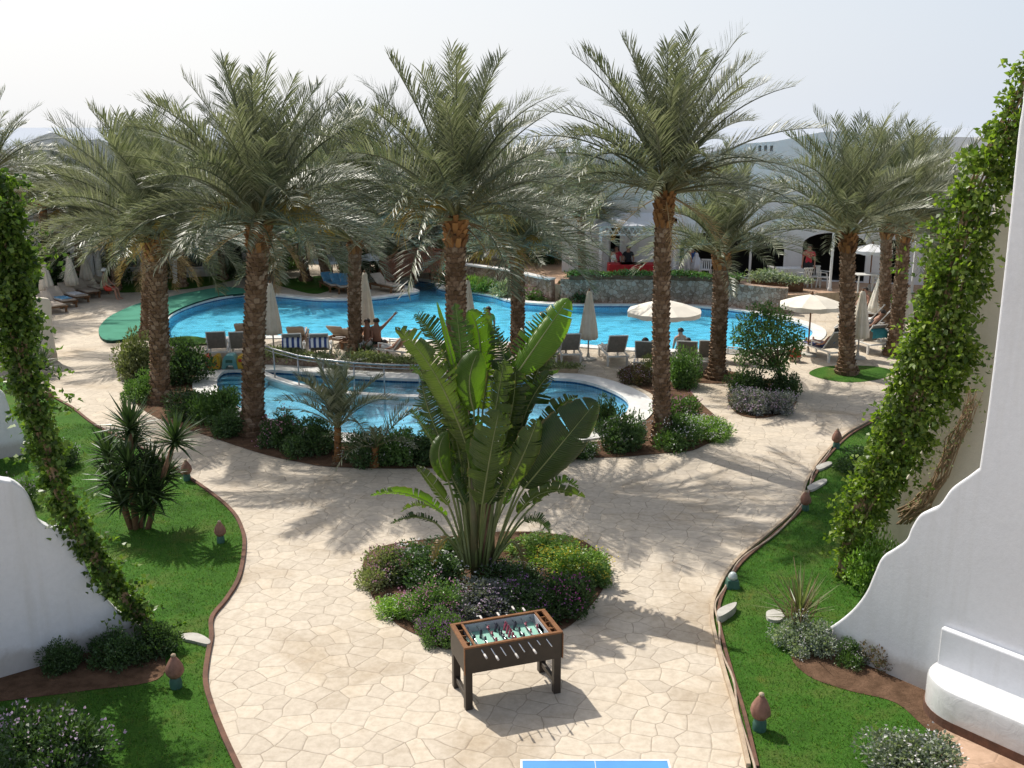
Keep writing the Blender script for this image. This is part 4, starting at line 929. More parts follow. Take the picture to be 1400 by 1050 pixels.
# ------------------------------------------------------------------ climbing vines
def vine(label,pl,back,path,n,mat,seed,stems,ll=.1,lw=.075,blo=0):
    a,d,nn=pl; P0=a-nn*back; rng=np.random.default_rng(seed); rnd=random.Random(seed)
    C3=[];Wd=[]
    for x,y,w_ in path: q=onplane(x,y,P0,nn); C3.append(q); Wd.append(w_/ppm(q)*.5)
    base=C3[-1].copy(); base.z=0; t=thing('climbing_vine',label,'vine',base)
    cum=[0]
    for i in range(1,len(C3)): cum.append(cum[-1]+(C3[i]-C3[i-1]).length*(Wd[i]+Wd[i-1]))
    lob=[]; NL=int(len(path)*34)
    for i in range(NL):
        s=rng.uniform(0,cum[-1]); j=max(1,int(np.searchsorted(cum,s))); f=(s-cum[j-1])/(cum[j]-cum[j-1]+1e-9); c=C3[j-1].lerp(C3[j],f); W=Wd[j-1]*(1-f)+Wd[j]*f
        r=W*rng.uniform(.16,.36); o=rng.uniform(-1,1)*max(0,W-r*.8); tg=(C3[j]-C3[j-1]).normalized(); sd=tg.cross(nn).normalized()
        lob.append((c+sd*o+nn*rng.uniform(-.35,.35)*W,max(r,.06)))
    ks=rng.choice(NL,n,p=np.array([l[1]**2 for l in lob])/sum(l[1]**2 for l in lob))
    cc=np.array([tuple(l[0]-base) for l in lob])[ks]; rr=np.array([l[1] for l in lob])[ks]
    v=rng.normal(size=(n,3)); v/=np.linalg.norm(v,axis=1,keepdims=True)
    P=cc+v*(rr*rng.uniform(.25,1.15,n)**.6)[:,None]; P[:,2]=np.maximum(P[:,2],.02)
    D=v+rng.normal(size=(n,3))*.6+np.array([0,0,-.35])
    SPp=[];SPd=[]
    for i in range(NL//3):
        c,r=lob[rng.integers(0,NL)]; o=rng.normal(size=3); o[2]=abs(o[2])*.6-.2; o/=np.linalg.norm(o); q_=np.array(tuple(c-base))+o*r*.8; l_=rng.uniform(.2,.5)
        for k in range(13): f=k/12; SPp.append(q_+o*l_*f+np.array([0,0,-.25*f*f*l_])+rng.normal(size=3)*.02); SPd.append(o*.5+rng.normal(size=3)*.8)
    SPp=np.array(SPp); SPp[:,2]=np.maximum(SPp[:,2],.02); P=np.vstack([P,SPp]); D=np.vstack([D,np.array(SPd)]); n2=len(P)
    link('foliage',quadmesh('foliage',leafquads(P,D,rng.uniform(.6,1.25,n2)*ll,rng.uniform(.6,1.25,n2)*lw,rng,.18)),M[mat],t)
    mb=MB()
    for k in range(stems):
        off=rnd.uniform(-.35,.35); pts=[]
        for i in range(len(C3)-1,-1,-1):
            sd=(C3[min(i+1,len(C3)-1)]-C3[max(i-1,0)]).normalized().cross(nn); pts.append(C3[i]-base+sd*off*Wd[i]+nn*rnd.uniform(-.1,.1)*Wd[i])
        pts[0].z=-.02; pts=[Vector(p_) for p_ in pts]; mb.tube(pts,[.03-.02*i/len(pts) for i in range(len(pts))],6)
    mb.build('stems',M['drybranch'],t,smooth=True)
    if blo:
        k=rng.integers(0,n,blo); P=cc[k]+v[k]*(rr[k]*1.1)[:,None]
        o=link('flowers',quadmesh('flowers',leafquads(P,v[k],np.full(blo,.07),np.full(blo,.06),rng)),M['fl_pink'],t); o['kind']='stuff'
    return t
PLV=(b2,PL_R[1],PL_R[2])
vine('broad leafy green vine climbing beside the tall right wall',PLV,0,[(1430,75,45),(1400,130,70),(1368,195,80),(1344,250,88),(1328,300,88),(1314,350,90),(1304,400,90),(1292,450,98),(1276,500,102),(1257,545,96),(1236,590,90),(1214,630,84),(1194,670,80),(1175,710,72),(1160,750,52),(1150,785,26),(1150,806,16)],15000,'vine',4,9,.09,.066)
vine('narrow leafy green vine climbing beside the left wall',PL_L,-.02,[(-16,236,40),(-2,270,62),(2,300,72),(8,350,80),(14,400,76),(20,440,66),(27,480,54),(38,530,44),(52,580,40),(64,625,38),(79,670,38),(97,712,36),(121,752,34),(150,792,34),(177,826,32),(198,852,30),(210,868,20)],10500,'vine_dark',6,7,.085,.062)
# bare vine stems behind the right wall
p=gp(1262,700); q0=onplane(1258,690,b2,PL_R[2]); t=thing('bare_vine','tangle of bare brown vine stems against the cream wall','vine',(q0.x,q0.y,0)); rnd=random.Random(8); mb=MB(); nn=PL_R[2]
for k in range(24):
    pts=[onplane(x+rnd.uniform(-11,11),y+rnd.uniform(-11,11),b2-nn*(.3+rnd.uniform(0,.3)),nn)-Vector((q0.x,q0.y,0)) for x,y in ((1235,706),(1262,684),(1286,650),(1302,610),(1318,575),(1334,540))]
    mb.tube(pts,[.016,.014,.012,.010,.008,.004],5)
mb.build('stems',M['drybranch'],t,smooth=True)
rng=np.random.default_rng(3); n=260; f=rng.uniform(0,1,n); A0=np.array(onplane(1240,700,b2-nn*.35,nn)-Vector((q0.x,q0.y,0))); B0=np.array(onplane(1332,545,b2-nn*.35,nn)-Vector((q0.x,q0.y,0)))
link('leaves',quadmesh('leaves',leafquads(A0+(B0-A0)*f[:,None]+rng.normal(size=(n,3))*.10,rng.normal(size=(n,3)),np.full(n,.06),np.full(n,.03),rng)),M['leaf_olive'],t)
# little tree in the round bed
def smalltree(label,bx,by,lobes,n,ll=.11,lw=.05,leaf='leaf_mid'):
    p=gp(bx,by); t=thing('small_tree',label,'tree',p); rng=np.random.default_rng(bx); rnd=random.Random(bx)
    L3=[(at(x,y,p.y+dy)-p,r/ppm(p)) for x,y,dy,r in lobes]; mb=MB()
    fork=Vector((-.12,0,.65)); mb.tube([Vector((0,0,-.04)),Vector((-.03,.02,.3)),fork],[.075,.06,.055],9); mb.build('trunk',M['twig'],t,smooth=True)
    mb=MB()
    for c,r in L3:
        m=(fork+c)/2+Vector((0,0,-.08)); mb.tube([fork,m,c],[.035,.022,.008],6)
        for k in range(4): mb.tube([m.lerp(c,.5),c+Vector((rnd.uniform(-r,r),rnd.uniform(-r,r),rnd.uniform(-r,r)))*.8],[.012,.004],4)
    mb.build('branches',M['twig'],t,smooth=True)
    cc=np.array([tuple(c) for c,r in L3]); rr=np.array([r for c,r in L3]); k=rng.choice(len(L3),n,p=rr**2/np.sum(rr**2)); v=rng.normal(size=(n,3)); v/=np.linalg.norm(v,axis=1,keepdims=True)
    P=cc[k]+v*(rr[k]*rng.uniform(.1,1.15,n)**.7)[:,None]; link('crown',quadmesh('crown',leafquads(P,v+rng.normal(size=(n,3))*.7,rng.uniform(.7,1.2,n)*ll,rng.uniform(.7,1.2,n)*lw,rng)),M[leaf],t)
smalltree('small round crowned tree with airy leaves in the small round bed',1068,532,[(1020,448,0,18),(1040,436,.2,20),(1062,438,-.2,20),(1078,455,.1,18),(1050,462,-.3,22),(1028,472,-.1,20),(1070,480,.2,20),(1084,478,-.1,14),(1045,490,.1,18),(1016,490,.2,12),(1090,466,0,10),(1008,462,.1,10),(1050,422,.1,9),(1062,500,-.2,14)],4200)
#===END VEG2===
# ------------------------------------------------------------------ lawn lamps
def lamp(bx,by,hpx,label,tilt=0):
    p=gp(bx,by); k=ppm(p); s=hpx/k/.62; t=thing('lawn_lamp',label,'lamp',p,random.uniform(0,6),'terracotta bud lamps on the lawns'); t.scale=(s,s,s); t.rotation_euler[1]=tilt
    mb=MB(); mb.lathe([(.10,-.03),(.105,.12),(.085,.2),(.07,.22)],12); mb.build('base',M['lampbase'],t,autos=True)
    mb=MB(); mb.lathe([(.08,.2),(.135,.26),(.15,.32),(.13,.42),(.085,.51),(.045,.57),(.03,.585)],24,star=.05,sn=8); mb.build('shade',M['terra'],t,smooth=True)
    mb=MB(); mb.lathe([(.028,.58),(.045,.60),(.04,.62),(.012,.64)],8); mb.build('finial',M['kerb_pale'],t,smooth=True)
    return t
lamp(241,940,50,'bud lamp on the left lawn nearest the camera, by the white wall tip')
lamp(302,742,32,'bud lamp at the rounded tip of the left lawn, in yucca shadow')
lamp(256,657,30,'bud lamp on the left lawn just right of the yucca')
lamp(69,556,26,'dark bud lamp on the left lawn farthest back behind the vine')
lamp(1038,998,56,'bud lamp on the right lawn nearest the camera')
lamp(1101,698,30,'bud lamp on the kerb of the right lawn between two pale slabs',.12)
lamp(1143,613,28,'bud lamp at the far end of the right lawn kerb')
p=gp(1001,803); t=thing('flood_lamp','small dark green flood lamp with clear glass on the right lawn','lamp',p)
mb=MB(); mb.box((0,0,.07),(.22,.2,.16),taper=.8); mb.build('base',M['lampbase'],t,bevel=.015); mb=MB(); mb.lathe([(.07,.15),(.08,.19),(.05,.25),(.015,.27)],10); mb.build('lens',M['glass'],t,smooth=True)
# ------------------------------------------------------------------ football table
G0=gp(640,969); G1=gp(761,946); dx=(G1-G0); Lg=dx.length; rz=math.atan2(dx.y,dx.x)
Wd_=.66; Lt=Lg+.10; cx=(G0+G1)/2+Vector((-math.sin(rz),math.cos(rz),0))*(Wd_/2-.05)
t=thing('football_table','dark wooden table football game with orange rim standing on the paving','game table',(cx.x,cx.y,0),rz)
hl,hw=Lt/2,Wd_/2; HT=.87; BH=.35
for sx_ in (-1,1):
    for sy_ in (-1,1):
        mb=MB(); mb.box((sx_*(hl-.055),sy_*(hw-.055),(HT-BH)/2),(.095,.095,HT-BH)); mb.build('leg',M['cab'],t,bevel=.006)
for sx_ in (-1,1):
    mb=MB(); mb.box((sx_*(hl-.055),0,.14),(.05,Wd_-.21,.07)); mb.build('stretcher',M['cab'],t,bevel=.005)
mb=MB(); th=.035
mb.box((0,-hw+th/2,HT-BH/2),(Lt,th,BH)); mb.box((0,hw-th/2,HT-BH/2),(Lt,th,BH))
for sx_ in (-1,1): mb.box((sx_*(hl-th/2),0,HT-BH/2),(th,Wd_-2*th,BH-.002))
mb.box((0,0,HT-BH+.015),(Lt-2*th,Wd_-2*th,.03)); mb.build('cabinet',M['cab'],t)
mb=MB(); rw=.04
mb.box((0,-hw+rw/2-.006,HT+.012),(Lt+.012,rw,.022)); mb.box((0,hw-rw/2+.006,HT+.012),(Lt+.012,rw,.022))
for sx_ in (-1,1): mb.box((sx_*(hl-.03+.006),0,HT+.011),(.06,Wd_-2*rw+.012,.021)); mb.box((sx_*(hl-.145),0,HT+.010),(.03,Wd_-2*rw+.012,.019))
for sx_ in (-1,1): mb.box((sx_*(hl+.004),-hw-.003,HT-BH/2-.001),(.012,.03,BH))
mb.build('rim',M['rimwood'],t)
mb=MB(); pl=hl-.16
mb.box((0,0,HT-.125),(2*pl-.001,Wd_-2*th-.004,.01)); mb.build('playfield',M['pitchgreen'],t)
mb=MB()
for q in (-pl+.02,0,pl-.02): mb.box((q,0,HT-.118),(.006,Wd_-2*th-.02,.003))
for q in (-.45,-.3,.3,.45): mb.box((q,0,HT-.118),(.004,Wd_*.45,.003))
mb.tube([(.10*math.cos(a*PI/12),.10*math.sin(a*PI/12),HT-.118) for a in range(25)],.003,4,cap=False); mb.build('field_lines',M['ttwhite'],t)
mb=MB(); mb.box((0,-hw+th+.004,HT-.062),(2*pl,.008,.12)); mb.box((0,hw-th-.004,HT-.062),(2*pl,.008,.12))
for sx_ in (-1,1):
    for sy_ in (-1,1): mb.box((sx_*(pl-.004),sy_*(Wd_*.30),HT-.06),(.008,Wd_*.29,.115))
    mb.box((sx_*(pl-.004),0,HT-.02),(.008,Wd_*.31,.035))
mb.build('liner',M['inner'],t)
for sx_ in (-1,1):
    mb=MB(); mb.box((sx_*(hl-.075),0,HT-.06),(.075,Wd_-2*th-.02,.006)); 
    for q in (-.16,.02,.17): mb.box((sx_*(hl-.085),q,HT-.03),(.07,.012,.055))
    mb.build('ball_tray',M['rimwood'],t)
rows=[1,2,3,5,5,3,2,1]; red=[0,0,1,0,1,0,1,1]
for i,nP in enumerate(rows):
    x=-pl+ (i+.5)*2*pl/8; sgn=-1 if red[i]==0 else 1; sh=random.uniform(-.06,.06)
    r=MB(); r.tube([(x,-hw-.17+sh,HT-.045),(x,hw+.17+sh,HT-.045)],.0075,7); ro=r.build('rod',M['chrome'],t,smooth=True)
    hb=MB(); e0=sgn*(hw+.17)+sh; hb.tube([(x,e0,HT-.045),(x,e0+sgn*.02,HT-.045),(x,e0+sgn*.10,HT-.045)],[.011,.015,.014],8); hb.build('handle',M['handle'],ro,smooth=True)
    for k in range(nP):
        y=(k-(nP-1)/2)*(Wd_-.16)/max(nP,2.6); tl=random.uniform(-.5,.5)
        q=MB(); Mx=Matrix.Rotation(tl,3,'Y'); c=Vector((x,y,HT-.045))
        q.box(c+Mx@Vector((0,0,.004)),(.026,.038,.05),M=Mx); q.box(c+Mx@Vector((0,0,-.042)),(.018,.026,.05),M=Mx,taper=1.2); q.box(c+Mx@Vector((.006,0,-.07)),(.03,.024,.014),M=Mx)
        q.lathe([(.004,.026),(.011,.032),(.012,.042),(.005,.05)],7,c=c); q.build('player',M['pred' if red[i] else 'pblue'],ro)
# ------------------------------------------------------------------ table tennis table (only its far end shows)
q=at(813,1038,9.7); Yf=gp(813,1038.5,.76); t=thing('ping_pong_table','blue table tennis table with white edge line cut by the bottom edge of the photo','table',(Yf.x,Yf.y-1.37,0),0)
mb=MB(); mb.box((0,0,.745),(1.56,2.74,.028)); mb.build('tabletop',M['ttblue'],t,bevel=.004)
mb=MB(); mb.box((0,1.36,.7612),(1.56,.022,.002)); mb.box((0,-1.36,.7612),(1.56,.022,.002))
for s_ in (-1,1): mb.box((s_*.769,0,.7611),(.022,2.69,.002))
mb.box((0,0,.7609),(.006,2.69,.002)); mb.build('lines',M['ttwhite'],t)
for a_ in (-.6,.6):
    for b_ in (-1.1,-.25,.25,1.1):
        mb=MB(); mb.box((a_,b_,.365),(.04,.04,.73)); mb.build('leg',M['dark_metal'],t)
mb=MB(); mb.box((0,0,.835),(1.8,.008,.15)); mb.build('net',M['dark'],t)
# ------------------------------------------------------------------ parasols
def closedpara(bx,by,tx,ty,label,mat='canvas',z=0,w=None,group='closed parasols'):
    p=gp(bx,by,z); k=ppm(p); top=at(tx,ty,p.y).z-z; t=thing('closed_parasol',label,'parasol',p,random.uniform(0,3),group)
    mb=MB(); mb.tube([(0,0,0),(0,0,top-.03)],.025,8); mb.build('pole',M['metal'],t,smooth=True)
    mb=MB(); mb.lathe([(.26,0),(.26,.06),(.06,.09),(.04,.22)],14); mb.build('base',M['stone'],t,autos=True)
    r=w or .27; zb=top*.30; mb=MB(); mb.lathe([(r*.72,zb),(r*1.0,zb+.03),(r*.95,zb+.25),(r*.72,zb+(top-zb)*.45),(r*.5,zb+(top-zb)*.7),(r*.30,top-.16),(r*.32,top-.12),(.05,top-.02)],32,star=.16,sn=8); mb.build('canopy',M[mat],t,smooth=True)
    mb=MB(); mb.lathe([(.03,top-.04),(.035,top+.02),(.008,top+.07)],8); mb.build('finial',M['wood'],t,smooth=True)
closedpara(66,414,66,357,'closed parasol leftmost of the three in the left lounger row')
closedpara(100,408,99,349,'closed parasol in the middle of the three in the left lounger row')
closedpara(120,398,118,347,'closed parasol rightmost of the three in the left lounger row')
closedpara(375,487,376,386,'closed parasol right beside the thick leaning palm')
closedpara(502,474,502,372,'closed parasol right of the slim deck palm, before the pool')
closedpara(640,480,637,382,'closed parasol half hidden behind the banana plant')
closedpara(804,492,803,397,'closed parasol standing between grey loungers left of the tallest palm')
closedpara(1172,490,1174,397,'closed parasol right beside the grass patch palm')
closedpara(1200,450,1202,373,'closed parasol behind the grass patch palm twin, left of its trunk',w=.36)
closedpara(1235,462,1238,392,'closed parasol right of the grass patch palm twin, by the vine')
def openpara(bx,by,tx,ty,rpx,label,mat='canvas_w',z=0,n=8,group='open parasols',val=True):
    p=gp(bx,by,z); top=at(tx,ty,p.y).z-z; r=rpx/ppm(at(tx,ty+20,p.y)); t=thing('open_parasol',label,'parasol',p,.2,group); dr=r*.30
    mb=MB(); mb.tube([(0,0,0),(0,0,top-.02)],.028,8); mb.build('pole',M['wood'],t,smooth=True)
    mb=MB(); mb.lathe([(.28,0),(.28,.07),(.06,.1),(.045,.24)],14); mb.build('base',M['stone'],t,autos=True)
    mb=MB(); vs=[(0,0,top)]; N=n*4
    for rr,zz in ((.5,.42),(1,1)):
        for k in range(N):
            a=2*PI*k/N; sag=1-.045*math.sin(PI*(k%4)/4); vs.append((r*rr*math.cos(a)*sag,r*rr*math.sin(a)*sag,top-dr*zz-(.03*math.sin(PI*(k%4)/4)*rr)))
    for k in range(N):
        a=2*PI*k/N; sag=1-.045*math.sin(PI*(k%4)/4); vs.append((r*.995*math.cos(a)*sag,r*.995*math.sin(a)*sag,top-dr-.15-.02*math.sin(k*1.7)))
    fs=[(0,1+k,1+(k+1)%N) for k in range(N)]
    for L_ in range(2): fs+=[(1+L_*N+k,1+(L_+1)*N+k,1+(L_+1)*N+(k+1)%N,1+L_*N+(k+1)%N) for k in range(N)]
    mb.add(vs,fs); mb.build('canopy',M[mat],t)
    for k in range(n):
        a=2*PI*k/n; mb=MB(); mb.bar((0,0,top-.06),(r*.98*math.cos(a),r*.98*math.sin(a),top-dr-.035),.018,.02); mb.build('rib',M['wood'],t)
    mb=MB(); mb.lathe([(.05,top-.02),(.06,top+.02),(.012,top+.1)],8); mb.build('finial',M['wood'],t,smooth=True)
openpara(906,486,906,409,52,'open cream parasol behind the tallest palm at the pool edge')
openpara(1104,486,1107,402,43,'open cream parasol between the little tree and the grass patch palm')
# ------------------------------------------------------------------ loungers, chairs
def sling_proto(ang=R(52)):
    t=thing('sun_lounger','x','sun lounger',(0,0,0)); 
    bx_,bz=-.32,.36; by=bx_-math.cos(ang)*.75; bzz=bz+math.sin(ang)*.75
    mb=MB()
    for s in (-1,1): mb.box((s*.31,.05,.335),(.045,1.75,.05))
    mb.box((0,.92,.335),(.575,.045,.05)); mb.box((0,-.80,.335),(.575,.045,.05)); mb.build('frame',M['plastic'],t,bevel=.008)
    for s in (-1,1):
        for y in (.78,-.66): mb=MB(); mb.box((s*.30,y,.155),(.055,.06,.309),taper=1.2); mb.build('leg',M['plastic'],t)
    mb=MB(); mb.box((0,.29,.368),(.54,1.22,.012)); mb.build('seat',M['sling'],t)
    mb=MB(); Mx=Matrix.Rotation(-ang,3,'X'); c=Vector((0,(bx_+by)/2,(bz+bzz)/2+.015)); mb.box(c,(.54,.74,.014),M=Mx); mb.build('backrest',M['sling'],t)
    mb=MB()
    for s in (-1,1): mb.bar((s*.285,bx_,bz+.012),(s*.285,by,bzz+.012),.03,.03)
    mb.bar((-.3,by,bzz+.03),(.3,by,bzz+.03),.03,.03); mb.build('back_frame',M['plastic'],t)
    for s in (-1,1):
        mb=MB(); mb.bar((s*.33,-.25,.55),(s*.33,.22,.55),.045,.03); mb.bar((s*.33,.2,.36),(s*.33,.2,.53),.03,.03); mb.build('armrest',M['plastic'],t)
    return t
def wood_proto(ang=R(35)):
    t=thing('wooden_lounger','x','sun lounger',(0,0,0)); 
    mb=MB()
    for s in (-1,1): mb.box((s*.31,.0,.25),(.05,1.9,.08))
    for y in np.linspace(-.9,.9,9): mb.box((0,float(y),.255),(.57,.05,.03))
    mb.build('frame',M['wood'],t)
    for s in (-1,1):
        for y in (.8,-.8): mb=MB(); mb.box((s*.30,y,.105),(.07,.08,.21)); mb.build('leg',M['wood'],t)
    mb=MB(); mb.box((0,.34,.325),(.56,1.2,.07)); mb.build('cushion',M['cushion'],t,bevel=.025,autos=True)
    Mx=Matrix.Rotation(-ang,3,'X'); c=Vector((0,-.27-math.cos(ang)*.33,.31+math.sin(ang)*.33)); mb=MB(); mb.box(c,(.56,.68,.07),M=Mx); mb.build('backrest',M['cushion'],t,bevel=.025,autos=True)
    return t
SP=[None]; WP=[None]
def lounger(kind,hx,hy,fx,fy,label,z=0,group='loungers around the pool'):
    """head-end and foot-end ground pixels"""
    h,f=gp(hx,hy,z),gp(fx,fy,z); d=(f-h); d.z=0; d.normalize(); c=h+d*.9; rz=math.atan2(d.y,d.x)-PI/2
    box=SP if kind=='s' else WP
    if box[0] is None: box[0]=t=(sling_proto if kind=='s' else wood_proto)()
    else: t=copy_tree(box[0])
    t.location=(c.x,c.y,z+.002); t.rotation_euler=(0,0,rz); tag(t,label,'sun lounger',group); return t
def towel(l,mat,label,kind='seat'):
    """a towel lying on lounger l, a thing of its own"""
    s='frame' ; wood=l.name.startswith('wooden'); z=.372 if wood else .382; ang=R(35) if wood else R(52); mb=MB(); rnd=random.Random(len(label))
    path=[]
    if kind in('back','both'):
        b0=(-.27,.33) if wood else (-.32,.36); 
        if kind=='back': path+=[(b0[0]-math.cos(ang)*.77-.03,b0[1]+math.sin(ang)*.25),(b0[0]-math.cos(ang)*.77-.035,b0[1]+math.sin(ang)*.55)]
        for f in (.78,.5,.2): path.append((b0[0]-math.cos(ang)*.75*f,b0[1]+math.sin(ang)*.75*f+.045))
    if kind in('seat','both'):
        path+=[(y,z+.008*math.sin(y*9)) for y in np.linspace(-.2,.8,8)]
    n=len(path); vs=[]
    for k in range(9):
        x=-.29+.58*k/8; ex=.012*math.sin(k*2.3)
        for y,zz in path: vs.append((x*(1+.02*math.sin(y*7)),y,zz+ex*.5-(.04 if k in(0,8) else 0)))
    fs=[(k*n+i,k*n+i+1,(k+1)*n+i+1,(k+1)*n+i) for k in range(8) for i in range(n-1)]
    mb.add(vs,[f[::-1] for f in fs]); o=mb.build('towel',M[mat],None,smooth=True,loc=tuple(l.location)); o.rotation_euler=l.rotation_euler; tag(o,label,'towel')
L1=lounger('s',297,497,304,470,'grey sling lounger at the left end of the deck row, behind the red toy',group=None)
L2=lounger('s',328,497,334,470,'grey sling lounger left of the thick leaning palm trunk')
L3=lounger('s',400,500,408,470,'lounger under the left blue striped towel'); towel(L3,'striped','left of the two blue and white striped towels hanging on lounger backs','back')
L4=lounger('s',437,500,444,470,'lounger under the right blue striped towel'); towel(L4,'striped','right of the two blue and white striped towels hanging on lounger backs','back')
W1=lounger('w',333,471,336,462,'wooden lounger under a brown towel at the pool edge'); towel(W1,'towel_brown','brown towel on the wooden lounger behind the thick palm','both')
W2=lounger('w',404,476,408,466,'wooden lounger under a blue towel at the pool edge'); towel(W2,'towel_blue','light blue towel on the wooden lounger behind the striped ones','both')
W3=lounger('w',455,475,476,466,'wooden lounger with beige cushion left of the slim deck palm')
W4=lounger('w',478,479,496,468,'wooden lounger under a red brown towel at the slim deck palm'); towel(W4,'towel_brown','red brown towel on the lounger touching the slim deck palm','both')
W5=lounger('s',566,494,532,490,'low lounger between the raised arm bather and the banana leaves')
lounger('s',745,500,768,478,'grey lounger just right of the torn banana leaves')
lounger('s',782,500,770,480,'grey lounger left of the closed parasol before the tallest palm')
lounger('s',846,503,826,480,'grey lounger right of the closed parasol before the tallest palm')
L8=lounger('s',880,512,888,482,'lounger left of the tallest palm with a bather')
L9=lounger('s',938,512,942,482,'lounger right of the tallest palm with a bather')
lounger('s',968,511,965,482,'empty lounger behind the slim palm ringed by soil')
lounger('s',1046,500,1006,496,'lounger seen from the side left of the little tree')
Lb=lounger('s',1150,497,1105,482,'lounger under the right open parasol with a navy towel'); towel(Lb,'towel_navy','navy towel on the lounger under the right open parasol','both')
Lc=lounger('s',1203,486,1165,474,'lounger right of the grass patch palm carrying a teal towel'); towel(Lc,'towel_teal','teal towel on the lounger right of the grass patch palm','back')
Ld=lounger('s',1216,466,1174,462,'second lounger of the right end row, with a pink towel'); towel(Ld,'towel_pink','pink towel on the right end lounger row','seat')
Le=lounger('s',1214,453,1178,448,'third lounger of the right end row, with a white towel'); towel(Le,'towel_white','white towel on the right end lounger row','both')
Lf=lounger('s',1212,441,1180,437,'farthest lounger of the right end row, at the hedge')
for i,(hx,hy,fx,fy,lab,tw) in enumerate([(58,421,104,436,'nearest wooden lounger of the left row',None),(72,414,118,428,'second nearest wooden lounger of the left row, blue towel on it','towel_blue'),(88,408,132,420,'third wooden lounger of the left row with a pale towel','towel_white'),(104,402,145,413,'fourth wooden lounger of the left row',None),(118,397,156,407,'fifth wooden lounger of the left row, a bather sits there',None),(134,392,168,401,'farthest wooden lounger of the left row',None)]):
    l=lounger('w',hx,hy,fx,fy,lab,group='wooden loungers in the left row')
    if tw: towel(l,tw,'pale towel on a left row lounger' if tw=='towel_white' else 'light blue towel on a left row lounger','seat')
for i,(x,y) in enumerate(((446,397),(458,399),(470,399))):
    l=lounger('w',x,y-5,x+14,y+2,['left','middle','right'][i]+' lounger of the blue covered trio on the small far lawn',group='blue covered loungers by the far pool edge'); towel(l,'towel_blue','blue cover on the '+['left','middle','right'][i]+' lounger of the far trio','both')
l=lounger('w',512,394,532,398,'dark lounger on the pool peninsula before the bridge')
CP=[None]
def chair(px,py,z,rz,label,group='white plastic chairs on the terrace'):
    p=gp(px,py,z)
    if CP[0] is None:
        t=thing('plastic_chair','x','chair',(0,0,0)); CP[0]=t
        mb=MB(); mb.box((0,0,.43),(.46,.44,.03)); mb.build('seat',M['plastic'],t,bevel=.012)
        mb=MB(); 
        for k in range(5): mb.bar((-.18+.09*k,-.21,.44),(-.17+.085*k,-.29,.84),.045,.015)
        mb.bar((-.24,-.285,.83),(.24,-.285,.83),.03,.06); mb.build('backrest',M['plastic'],t)
        for s in (-1,1):
            for y,yy in ((.2,.23),(-.2,-.24)): mb=MB(); mb.bar((s*.21,y,.43),(s*.25,yy,0),.05,.04); mb.build('leg',M['plastic'],t)
            mb=MB(); mb.bar((s*.25,-.26,.66),(s*.25,.18,.64),.05,.025); mb.bar((s*.25,.17,.64),(s*.23,.2,.43),.04,.03); mb.build('armrest',M['plastic'],t)
    else: t=copy_tree(CP[0])
    t.location=(p.x,p.y,z+.001); t.rotation_euler=(0,0,rz); tag(t,label,'chair',group)
# ------------------------------------------------------------------ toys, railing and low planter at the wading pool
def toy(px,py,prof,th,mat,label,name='play_block'):
    p=gp(px,py,.04); k=ppm(p); P=[(x/k,z/k) for x,z in prof]; t=thing(name,label,'pool toy',(p.x,p.y,.045),.05)
    mb=MB(); mb.prism(P,-th/2,th/2); me=mb.mesh('body'); me.transform(Matrix.Rotation(PI/2,4,'X')); o=link('body',me,M[mat],t)
    bm=bmesh.new(); bm.from_mesh(me); bmesh.ops.remove_doubles(bm,verts=bm.verts,dist=1e-5); bmesh.ops.recalc_face_normals(bm,faces=bm.faces); bmesh.ops.bevel(bm,geom=[e for e in bm.edges if len(e.link_faces)==2 and e.calc_face_angle(0)>.4],offset=.03,segments=2,affect='EDGES',clamp_overlap=True); bm.to_mesh(me); bm.free(); return t,k
t,k=toy(284,504,[(-6,0),(6,0),(7,12),(4,18),(2,20),(-2,20),(-5,18),(-7,12)],.35,'toy_red','chunky red plastic toy at the corner of the wading pool')
mb=MB(); mb.box((2.5/k,-.19,13/k),(5/k,.04,4/k)); mb.build('panel',M['plastic'],t,bevel=.01)
t,k=toy(297,504,[(-5,0),(5,0),(6,8),(5,17),(2,21),(-2,18),(-5,16),(-6,8)],.35,'toy_yel','chunky yellow plastic toy between the red and the teal one')
mb=MB(); mb.box((0,-.19,8/k),(4/k,.04,5/k)); mb.build('panel',M['toy_red'],t,bevel=.01)
t,k=toy(316,503,[(-11,0),(-6,0),(-4,5),(4,5),(6,0),(11,0),(9,12),(6,18),(3,19),(-3,19),(-6,18),(-9,12)],.4,'toy_teal','teal arched plastic toy at the wading pool edge')
mb=MB(); mb.box((0,-.22,11/k),(9/k,.04,4/k)); mb.build('panel',M['lampbase'],t,bevel=.01)
t,k=toy(331,503,[(-5,0),(5,0),(6,10),(4,18),(-3,18),(-6,10)],.35,'toy_yel','pale yellow plastic toy half behind the thick palm trunk')
mb=MB(); mb.box((0,-.19,12/k),(5/k,.04,4/k)); mb.build('panel',M['toy_red'],t,bevel=.01)
t=thing('hand_railing','metal hand railing standing along the divider of the wading pool','railing',gp(376,516))
b=gp(376,516); rail=[]
for x,y in ((357,508),(376,516),(409,526),(443,532),(485,537),(526,540),(574,541)):
    q=gp(x,y)-b; rail.append(q+Vector((0,0,.86)))
    mb=MB(); mb.tube([q+Vector((0,0,-.02)),q+Vector((0,0,.86))],.022,7); mb.build('post',M['metal'],t,smooth=True)
mb=MB(); mb.tube(rail,.026,7); mb.tube([r-Vector((0,0,.10)) for r in rail],.014,6); mb.build('rail',M['metal'],t,smooth=True)
